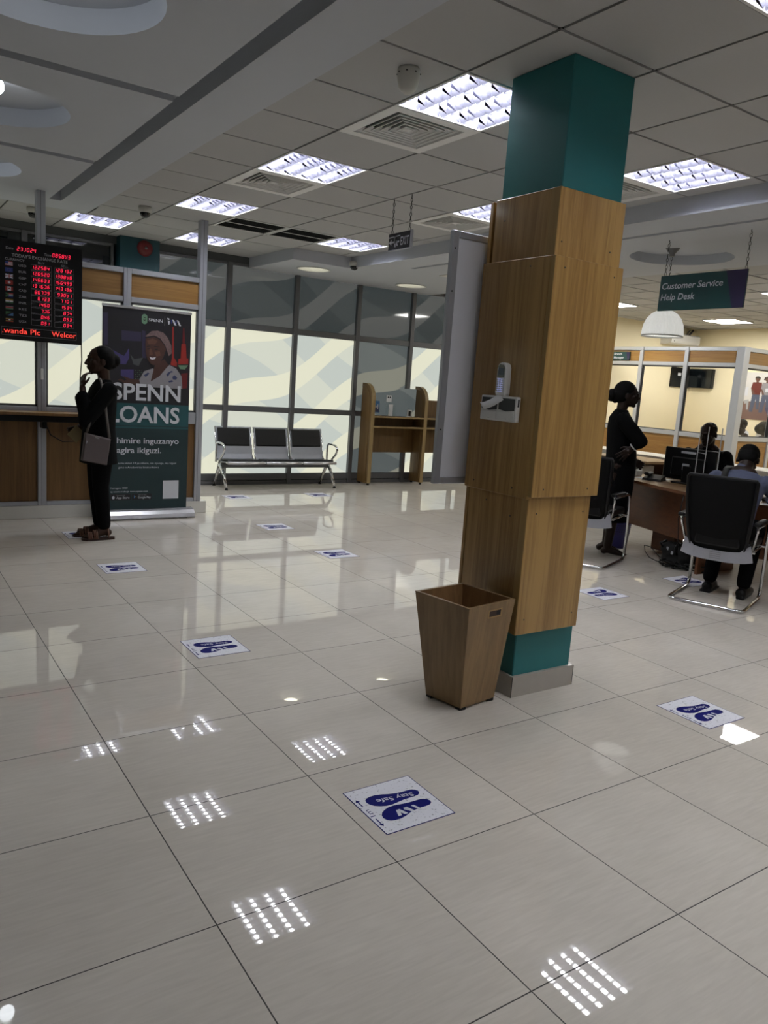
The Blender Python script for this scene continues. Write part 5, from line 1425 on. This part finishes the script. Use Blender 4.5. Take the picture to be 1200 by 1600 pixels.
# poster on the right hand wall behind the office glass
t = thing('wall_poster', 'poster of three standing people on a brown floor inside the office', 'poster', (13.04, 6.2, 1.73))
def PX(u, v, d=.0): return (13.038 - d, 6.70 - 1.25 * u, 2.16 - .87 * v)
MB().mat(M['poster_wall']).box((13.039, 5.45, 1.29), (13.049, 6.70, 2.16)).build('sheet', t)
m = MB(); lay = [0]
def pq(mat, pts):
    lay[0] += .0004; m.mat(M[mat]).add([PX(u, v, lay[0]) for u, v in pts], [tuple(range(len(pts)))], False)
pq('poster_floor', [(0, .62), (1, .60), (1, 1), (0, 1)])
pq('ink', [(.01, .33), (.06, .31), (.06, .5), (.01, .5)]); pq('inkgrey', [(.02, .6), (.09, .58), (.1, .8), (.07, .8), (.06, .66), (.03, .68)])
def fig(cx, sh, leg, sk, s_=1.0):
    pq(leg, [(cx - .055, .45), (cx + .06, .45), (cx + .075, .78), (cx + .03, .78), (cx + .01, .55), (cx - .02, .84), (cx - .075, .84)])
    pq(sh, [(cx - .07, .21), (cx + .07, .21), (cx + .085, .33), (cx + .06, .47), (cx - .06, .47), (cx - .09, .34)])
    pq(sk, [(cx - .02, .17), (cx + .02, .17), (cx + .02, .22), (cx - .02, .22)]); pq(sk, circle_pts(cx, .14, .042, 14)); pq('skinprint2', [(cx - .09, .34), (cx - .06, .36), (cx - .02, .46), (cx - .05, .47)])
fig(.19, 'redplastic', 'denim', 'skinprint2'); pq('black_print', [(.145, .12), (.16, .09), (.20, .085), (.235, .11), (.23, .13), (.16, .125)])
fig(.345, 'shirtprint', 'denim', 'skinprint2'); pq('black_print', [(.285, .16), (.295, .10), (.345, .08), (.395, .10), (.405, .16), (.385, .16), (.365, .11), (.315, .11), (.305, .16)]); pq('ink', [(.33, .33), (.43, .32), (.43, .40), (.33, .41)])
fig(.50, 'greywall', 'black_print', 'skinprint'); pq('black_print', [(.455, .12), (.47, .09), (.51, .085), (.545, .11), (.54, .13), (.47, .125)])
pq('printblue', [(.36, .74), (1, .60), (1, 1), (.46, 1)])
m.build('picture', t)
# ------------------------------------------------------------------ people
def head(mb, c, R=None, s=1.0):
    """head solid; c = middle of the head, local forward +x"""
    R = R or Matrix.Identity(3); c = Vector(c)
    def P(x, y, z): return c + R @ (Vector((x, y, z)) * s)
    def E(p, r): mb.ell(P(*p), tuple(q * s for q in r), 16, R)
    E((-.005, 0, .025), (.098, .076, .092)); E((.025, 0, -.03), (.070, .064, .080)); E((.045, 0, -.075), (.045, .046, .034)); E((.068, 0, -.098), (.021, .026, .016))
    E((.083, 0, .032), (.018, .045, .012))
    mb.cap(P(.090, 0, .018), .010 * s, P(.112, 0, -.026), .014 * s, 10)
    for q in (-1, 1): E((.100, q * .012, -.030), (.011, .009, .008)); E((-.008, q * .078, -.012), (.021, .009, .031)); E((.058, q * .042, -.012), (.026, .022, .020))
    E((.092, 0, -.052), (.016, .025, .008)); E((.089, 0, -.066), (.015, .022, .009))
def eyes(parent, c, R=None, s=1.0):
    R = R or Matrix.Identity(3); c = Vector(c)
    for q in (-1, 1):
        p = c + R @ (Vector((.069, q * .034, .010)) * s)
        m = MB().mat(M['eye']).ell(p, (.011 * s, .013 * s, .009 * s), 10, R); m.mat(M['black_print']).ell(p + R @ Vector((.008 * s, 0, 0)), (.005 * s, .006 * s, .006 * s), 8, R); m.build('eye', parent, True)
def hand(mb, W, d, nrm, side, curl=(.35, .5, .4), sc=1.0, fan=.10):
    """palm, four fingers and a thumb; d = pointing direction, nrm = way the palm faces, side = +1/-1 where the thumb sits"""
    W = Vector(W); d = Vector(d).normalized(); nrm = Vector(nrm); nrm = (nrm - d * nrm.dot(d)).normalized(); l = d.cross(nrm) * side
    for o in (.029, .010, -.010, -.028):
        mb.cap(W + l * o * .55 * sc, .013 * sc, W + (d * .082 + l * o) * sc, .0115 * sc, 10)
    mb.ell(W + d * .045 * sc, (.022 * sc, .03 * sc, .02 * sc), 10)
    for o, L in ((.029, .070), (.010, .079), (-.010, .073), (-.028, .058)):
        p = W + (d * .082 + l * o) * sc; ang = 0; dirb = (d + l * (o / .03) * fan).normalized()
        for k, (fr_, r0, r1) in enumerate(((.45, .0098, .009), (.31, .009, .008), (.24, .008, .0068))):
            ang += curl[k]; dd = dirb * math.cos(ang) + nrm * math.sin(ang); q = p + dd * L * fr_ * sc
            mb.cap(p, r0 * sc, q, r1 * sc, 8); p = q
    p = W + (d * .022 + l * .022) * sc; q = p + (d * .62 + l * .70 + nrm * .30).normalized() * .042 * sc; mb.cap(p, .013 * sc, q, .0105 * sc, 8)
    q2 = q + (d * .85 + l * .25 + nrm * .35).normalized() * .032 * sc; mb.cap(q, .0105 * sc, q2, .0085 * sc, 8)

# --- woman at the teller counter: faces -X, near hand at her mouth
def woman_counter():
    t = thing('person', 'woman in black tunic standing at the teller counter, hand raised to her mouth', 'person', (.90, 4.99, 0), PI)
    H = Vector((.005, 0, 1.505)); hs = 1.0
    b = MB()
    head(b, H, None, hs)
    b.chain([(-.02, 0, 1.44), (-.028, 0, 1.37), (-.03, 0, 1.30)], [.052, .05, .06])
    b.chain([(-.03, -.17, 1.28), (-.02, 0, 1.27), (-.03, .17, 1.28)], [.05, .07, .05])
    b.eloft([(-.02, 0, 1.32, .06, .10), (-.01, 0, 1.2, .09, .15), (0, 0, 1.02, .085, .13), (0, 0, .85, .10, .16), (0, 0, .74, .09, .15)])
    for s_ in (-1, 1): b.chain([(0, s_ * .08, .78), (.01, s_ * .078, .46), (-.03, s_ * .072, .09)], [.085, .055, .038])
    for s_, dx in ((1, 0), (-1, .035)):
        b.chain([(-.055 + dx, s_ * .075, .06), (-.03 + dx, s_ * .075, .075), (.06 + dx, s_ * .082, .045), (.115 + dx, s_ * .088, .032)], [.033, .037, .029, .019])
        for k in range(5): b.cap((.11 + dx, s_ * (.088 + .0) + (.028 - .014 * k) * s_ * -1, .032), .013 - .001 * k, (.150 + dx - .008 * k, s_ * .088 + (.030 - .015 * k) * s_ * -1, .028), .0105 - .0009 * k, 8)
    # near arm raised
    Wn = Vector((.168, .115, 1.285))
    b.chain([(-.03, .175, 1.275), (.155, .185, 1.03)], [.05, .04]); b.chain([(.155, .185, 1.03), (.168, .15, 1.17), tuple(Wn)], [.04, .034, .025])
    hand(b, Wn, (-.12, -.25, 1.0), (-1, -.25, -.1), -1, (.35, .65, .4), .95)
    # far arm holding an envelope
    b.chain([(-.03, -.175, 1.275), (-.01, -.21, 1.03), (.13, -.17, .93)], [.05, .04, .026]); hand(b, (.13, -.17, .93), (1, .35, -.35), (.2, .9, .2), -1, (.3, .6, .5), .9)
    b.blob('body', M['skin'], t, .0045, 3)
    eyes(t, H)
    h = MB(); h.ell((-.022, 0, 1.545), (.098, .086, .088), 20); h.ell((-.05, 0, 1.51), (.072, .083, .085), 18); h.ell((-.118, 0, 1.515), (.044, .056, .056), 16); h.ell((-.09, 0, 1.47), (.04, .06, .03), 14)
    h.blob('hair', M['hair'], t, .006, 3)
    c = MB()
    c.eloft([(-.025, 0, 1.355, .058, .066), (-.025, 0, 1.32, .078, .12), (-.022, 0, 1.285, .098, .172), (-.012, 0, 1.21, .118, .185), (.0, 0, 1.08, .125, .178), (.008, 0, .95, .128, .175), (.010, 0, .82, .138, .188), (.010, 0, .70, .148, .2), (.010, 0, .655, .152, .205)], 28)
    for s_ in (-1, 1): c.ell((-.03, s_ * .165, 1.275), (.066, .055, .06), 14)
    c.chain([(-.03, .175, 1.275), (.08, .19, 1.12), (.158, .19, 1.015)], [.066, .064, .058]); c.chain([(.158, .19, 1.015), (.165, .165, 1.12), (.172, .14, 1.205)], [.058, .050, .054])
    c.chain([(.15, .19, 1.0), (.19, .17, 1.10), (.205, .145, 1.20)], [.03, .028, .03])
    c.chain([(-.03, -.175, 1.275), (-.01, -.21, 1.03), (.075, -.19, .96)], [.066, .058, .055])
    c.blob('tunic', M['cloth_black'], t, .006, 3)
    l = MB(); l.eloft([(0, 0, .80, .105, .165), (0, 0, .70, .10, .16)])
    for s_ in (-1, 1): l.chain([(0, s_ * .078, .74), (.008, s_ * .076, .46), (-.022, s_ * .072, .13)], [.094, .068, .056])
    l.blob('trousers', M['cloth_trouser'], t, .007, 3)
    for s_, dx in ((1, 0), (-1, .035)):
        y = s_ * .085
        sp = [(-.10, -.028), (-.06, -.036), (.0, -.034), (.07, -.044), (.13, -.045), (.16, -.025), (.165, 0), (.155, .03), (.12, .046), (.06, .042), (.0, .032), (-.06, .034), (-.10, .026), (-.112, 0)]
        m = MB().mat(M['sole']).prism([(x + dx, y + q) for x, q in sp], 0.002, .020); sd = m.build('sandal', t, True)
        m = MB().mat(M['tan'])
        for x, w_, hh in ((.055, .044, .068), (.10, .046, .052)):
            for o in (-.012, 0, .012): m.tube([(x + dx + o, y + w_ * math.cos(a * PI / 8), .016 + hh * math.sin(a * PI / 8)) for a in range(9)], .0055, 6)
        m.tube([(-.05 + dx + .0 * a, y + .042 * math.cos(a * PI / 8), .02 + .075 * math.sin(a * PI / 8)) for a in range(9)], .006, 6); m.build('strap', sd, True)
woman_counter()
# her handbag (hangs on her near hip)
t = thing('handbag', 'taupe crossbody handbag at the hip of the woman by the counter', 'handbag', (.81, 4.765, .80))
cor = [(.697, .700), (.895, .662), (.925, .878), (.725, .925)]
m = MB().mat(M['bag'])
def bagring(y, k): 
    cx = sum(p[0] for p in cor) / 4; cz = sum(p[1] for p in cor) / 4
    return [(cx + (x - cx) * k, y, cz + (z - cz) * k) for x, z in cor]
m.loft([bagring(4.725, .92), bagring(4.735, 1.0), bagring(4.775, 1.0), bagring(4.785, .93)], True, False); m.build('body', t)
m = MB().mat(M['black']).tube([(.722, 4.733, .862), (.917, 4.733, .815)], .0028, 6); m.build('zip', t)
MB().mat(M['alubright']).add([(.80, 4.7235, .885), (.83, 4.7235, .878), (.83, 4.7235, .888), (.80, 4.7235, .895)], [(0, 1, 2, 3)], False).build('badge', t)
MB().mat(M['alu']).tube([(.735, 4.722, .862), (.73, 4.72, .84)], .003, 6).build('zip_pull', t)
def strap(pts, wd, th=.003):
    mm = MB().mat(M['strap']); vs, fs = [], []
    for k, p in enumerate(pts):
        a = Vector(pts[max(0, k - 1)]); b = Vector(pts[min(len(pts) - 1, k + 1)]); d = (b - a).normalized(); p = Vector(p)
        out = Vector((p.x - .91, p.y - 4.99, 0)); out = out.normalized() if out.length > .05 else Vector((0, -1, 0))
        if p.z > 1.33: out = Vector((0, -.3, 1)).normalized()
        s_ = d.cross(out).normalized() * wd
        vs += [tuple(p + s_), tuple(p - s_), tuple(p + s_ + out * th), tuple(p - s_ + out * th)]
    for k in range(len(pts) - 1):
        a, b = 4 * k, 4 * k + 4; fs += [(a, a + 1, b + 1, b), (a + 2, b + 2, b + 3, a + 3), (a, b, b + 2, a + 2), (a + 1, a + 3, b + 3, b + 1)]
    n_ = 4 * (len(pts) - 1); fs += [(0, 2, 3, 1), (n_, n_ + 1, n_ + 3, n_ + 2)]
    mm.add(vs, fs, True); mm.build('shoulder_strap', t)
strap([(.918, 4.755, .885), (.905, 4.765, 1.0), (.888, 4.775, 1.15), (.872, 4.785, 1.26), (.866, 4.82, 1.335), (.872, 4.88, 1.362), (.90, 4.925, 1.35)], .010)
strap([(.737, 4.755, .92), (.752, 4.75, .97), (.765, 4.755, 1.02)], .010)
tag(MB(Matrix.Translation((.718, 5.06, .885)) @ Matrix.Rotation(.75, 4, 'Y') @ Matrix.Rotation(.2, 4, 'Z')).mat(M['envelope']).bbox((-.05, -.002, -.05), (.06, .002, .06), .001).build('envelope'), 'tan envelope held in front of the woman at the counter', 'envelope')

# --- woman standing by the help desk, seen from her right
def woman_desk():
    t = thing('person', 'woman with glasses standing by the help desk, hand on her hip', 'person', (5.225, 3.075, 0), math.radians(-44))
    H = Vector((.005, 0, 1.535)); b = MB()
    R = Matrix.Rotation(.0, 3, 'Z'); head(b, H, R, 1.0)
    b.chain([(-.02, 0, 1.46), (-.03, 0, 1.39), (-.035, 0, 1.32)], [.052, .05, .06]); b.chain([(-.03, -.17, 1.32), (-.03, .17, 1.32)], [.05, .05])
    b.eloft([(-.03, 0, 1.34, .06, .11), (-.01, 0, 1.22, .10, .16), (0, 0, 1.04, .10, .14), (0, 0, .88, .12, .18), (0, 0, .74, .10, .16)])
    for s_ in (-1, 1): b.chain([(0, s_ * .085, .80), (.0, s_ * .085, .46), (-.02, s_ * .08, .09)], [.09, .058, .038])
    for s_, dx in ((-1, 0), (1, -.03)):
        b.chain([(-.05 + dx, s_ * .08, .045), (-.02 + dx, s_ * .08, .06), (.09 + dx, s_ * .085, .035), (.13 + dx, s_ * .088, .025)], [.033, .037, .028, .018])
        for k in range(5): b.cap((.12 + dx, s_ * (.060 + .013 * k), .024), .012 - .001 * k, (.16 + dx - .009 * k, s_ * (.058 + .0145 * k), .02), .010 - .0009 * k, 8)
    b.chain([(-.03, -.185, 1.305), (.14, -.25, 1.12)], [.05, .042]); W = Vector((.075, -.235, 1.055)); b.chain([(.14, -.25, 1.12), tuple(W)], [.04, .027])
    hand(b, W, (-.75, .05, -.75), (.1, 1, .0), -1, (.05, .12, .1), 1.0, .28)
    b.chain([(-.03, .185, 1.305), (.02, .24, 1.06), (.14, .20, .92)], [.05, .042, .027]); hand(b, (.14, .20, .92), (.8, -.3, -.4), (0, -1, 0), 1, (.3, .4, .3))
    b.blob('body', M['skin2'], t, .005, 3)
    h = MB(); h.ell((-.02, 0, 1.578), (.102, .088, .09), 20); h.ell((-.045, 0, 1.54), (.078, .085, .09), 18); h.ell((-.135, 0, 1.525), (.05, .06, .062), 16); h.ell((-.10, 0, 1.50), (.03, .05, .05), 14); h.blob('hair', M['hair'], t, .006, 3)
    g = MB().mat(M['black'])
    for q in (-1, 1):
        g.tube([(.112 + .002 * math.cos(a), q * (.034 + .026 * math.cos(a)), 1.545 + .021 * math.sin(a)) for a in [k * PI / 8 for k in range(16)]], .0028, 6, True)
        g.tube([(.112, q * .06, 1.555), (.06, q * .078, 1.556), (-.01, q * .084, 1.55)], .0026, 6)
    g.tube([(.113, -.009, 1.548), (.113, .009, 1.548)], .0026, 6); g.build('glasses', t, True)
    c = MB(); c.eloft([(-.03, 0, 1.395, .06, .068), (-.033, 0, 1.36, .08, .12), (-.03, 0, 1.32, .105, .185), (-.012, 0, 1.24, .13, .20), (.0, 0, 1.10, .135, .185), (.015, 0, .98, .14, .18), (.02, 0, .84, .145, .18), (.02, 0, .65, .14, .17), (.01, 0, .40, .135, .16), (.01, 0, .33, .135, .16)], 28)
    for s_ in (-1, 1): c.ell((-.03, s_ * .18, 1.31), (.066, .058, .062), 14)
    c.chain([(-.03, -.185, 1.305), (.06, -.225, 1.21), (.14, -.25, 1.12)], [.068, .07, .066]); c.chain([(.14, -.25, 1.12), (.105, -.243, 1.085)], [.06, .045])
    c.chain([(-.03, .185, 1.305), (.02, .24, 1.08)], [.066, .062]); c.chain([(.02, .24, 1.08), (.10, .215, .96)], [.058, .048]); c.blob('dress', M['cloth_trouser'], t, .007, 3)
    d = (W - Vector((.14, -.25, 1.12))).normalized(); a = d.orthogonal().normalized(); e = d.cross(a)
    MB().mat(M['glint']).tube([W - d * .012 + (a * math.cos(k * PI / 10) + e * math.sin(k * PI / 10)) * .036 for k in range(20)], .006, 8, True).build('bracelet', t, True)
woman_desk()

# --- seated figures
def seated(label, loc, rz, lean, hy, hpitch, shirt, trousers, hairkind, arms, scale=1.0, skin='skin2', feet=.42, legs=True, extras=None, hip=.52, TL=.50):
    t = thing('person', label, 'person', loc, rz)
    sl, cl = math.sin(lean), math.cos(lean)
    def T(x, y, z): return Vector((x * cl + z * sl, y, hip + z * cl - x * sl))      # torso frame at the hips
    N = T(0, 0, TL); H = T(.03, 0, TL) + Vector((.03 + .06 * math.sin(hpitch), 0, .155 * math.cos(hpitch * .6)))
    R = (Matrix.Rotation(hy, 3, 'Z') @ Matrix.Rotation(hpitch, 3, 'Y'))
    b = MB(); head(b, H, R); b.chain([H - R @ Vector((.02, 0, .07)), N], [.055, .06])
    for z, rx, ry in ((.46, .07, .13), (.34, .10, .16), (.18, .095, .14), (.02, .11, .17)):
        b.ell(T(0, 0, z), (rx, ry, .10), 16)
    b.chain([T(0, -.17, .44), T(0, .17, .44)], [.05, .05])
    if legs:
        for s_ in (-1, 1):
            b.chain([(0, s_ * .09, hip - .02), (.40, s_ * .13, hip - .03), (feet, s_ * .13, .09)], [.085, .058, .038]); b.chain([(feet - .04, s_ * .13, .05), (feet + .16, s_ * .14, .03)], [.035, .022])
    A = []
    for s_, (el, wr, hd, hn) in zip((1, -1), arms):
        sh = T(0, s_ * .185, .43); b.chain([sh, el, wr], [.05, .04, .027]); A.append((sh, Vector(el), Vector(wr))); hand(b, wr, hd, hn, s_, (.3, .5, .4))
    b.blob('body', M[skin], t, .006, 3); eyes(t, H, R)
    h = MB()
    if hairkind == 'short': h.ell(H + R @ Vector((-.02, 0, .045)), (.096, .082, .078), 18, R); h.ell(H + R @ Vector((-.055, 0, .0)), (.055, .078, .075), 16, R)
    elif hairkind == 'bald': h.ell(H + R @ Vector((-.022, 0, .036)), (.088, .0755, .0795), 18, R)
    else: h.ell(H + R @ Vector((-.02, 0, .05)), (.11, .098, .09), 18, R); h.ell(H + R @ Vector((-.06, 0, -.01)), (.085, .098, .10), 16, R); h.ell(H + R @ Vector((-.12, 0, .0)), (.05, .07, .07), 14, R)
    h.blob('hair', M['hair'], t, .006, 3)
    c = MB(); c.chain([T(-.01, 0, .53), T(0, 0, .45)], [.066, .09])
    prof = ((.42, .10, .185), (.34, .122, .195), (.22, .125, .18), (.10, .13, .185), (.0, .135, .19))
    for (za, ra, qa), (zb, rb, qb) in zip(prof[:-1], prof[1:]):
        for k in range(4): u = k / 4; c.ell(T(0, 0, za + (zb - za) * u), (ra + (rb - ra) * u, qa + (qb - qa) * u, .10), 18)
    c.ell(T(0, 0, 0), (.135, .19, .10), 18)
    for sh, el, wr in A: c.chain([sh, el, el * .25 + wr * .75], [.066, .058, .046])
    c.blob('shirt', M[shirt], t, .007, 10)
    if legs:
        l = MB(); l.ell((0, 0, hip - .02), (.13, .18, .11), 16)
        for s_ in (-1, 1): l.chain([(0, s_ * .09, hip - .02), (.40, s_ * .13, hip - .03), (feet + .005, s_ * .13, .12)], [.098, .074, .056])
        l.blob('trousers', M[trousers], t, .008, 3)
        for s_ in (-1, 1):
            m = MB(); m.chain([(feet - .045, s_ * .13, .045), (feet + .06, s_ * .135, .05), (feet + .17, s_ * .142, .035)], [.042, .044, .034]); m.box((feet - .085, s_ * .13 - .035, .0), (feet + .19, s_ * .14 + .035, .02)); m.blob('shoe', M['black'], t, .006, 2)
    if extras: extras(t, T)
    return t
def backpack_strap(t, T):
    pts = [T(-.10, .10, .36), T(-.085, .105, .46), T(-.03, .105, .525), T(.04, .105, .51), T(.10, .11, .44), T(.13, .115, .34)]
    m = MB().mat(M['blackmatt']); vs, fs = [], []
    for p in pts: vs += [tuple(p + Vector((0, .024, 0))), tuple(p - Vector((0, .024, 0))), tuple(p + Vector((0, .024, .012))), tuple(p + Vector((0, -.024, .012)))]
    for k in range(len(pts) - 1): a, b = 4 * k, 4 * k + 4; fs += [(a, a + 1, b + 1, b), (a + 2, b + 2, b + 3, a + 3), (a, b, b + 2, a + 2), (a + 1, a + 3, b + 3, b + 1)]
    m.add(vs, fs, True); m.build('shoulder_strap', t, True)
V = Vector
seated('man in a blue-grey shirt seated on the visitor chair, bent over the help desk', (4.43 + .31 * math.cos(.349), 1.48 + .31 * math.sin(.349), 0), .30, .62, .10, .85, 'cloth_navy', 'cloth_trouser', 'short',
       [(V((.42, .26, .80)), V((.62, .12, .775)), (1, -.3, 0), (0, 0, -1)), (V((.40, -.27, .80)), V((.60, -.14, .775)), (1, .3, 0), (0, 0, -1))], feet=.26, extras=backpack_strap, hip=.575, TL=.48)
seated('officer in dark clothes seated behind the help desk, facing the visitors', (6.50, 2.99, 0), PI + .42, .06, -.35, .30, 'cloth_trouser', 'cloth_trouser', 'bald',
       [(V((.20, .27, .80)), V((.43, .12, .778)), (1, -.3, 0), (0, 0, -1)), (V((.20, -.27, .80)), V((.43, -.12, .778)), (1, .3, 0), (0, 0, -1))], feet=.30, hip=.555)
seated('person in white behind the office glass, face turned left under the poster', (11.0, 5.32, 0), 2.4, .05, .2, .12, 'cloth_white', 'cloth_trouser', 'bald',
       [(V((.10, .26, .80)), V((.28, .12, .70)), (1, -.3, 0), (0, 0, -1)), (V((.10, -.26, .80)), V((.28, -.12, .70)), (1, .3, 0), (0, 0, -1))], hip=.55)
seated('dark haired person behind the office glass, rightmost head below the poster', (11.95, 5.66, 0), -.75, .05, .0, .1, 'cloth_white', 'cloth_trouser', 'bun',
       [(V((.10, .26, .80)), V((.28, .12, .70)), (1, -.3, 0), (0, 0, -1)), (V((.10, -.26, .80)), V((.28, -.12, .70)), (1, .3, 0), (0, 0, -1))], hip=.50)
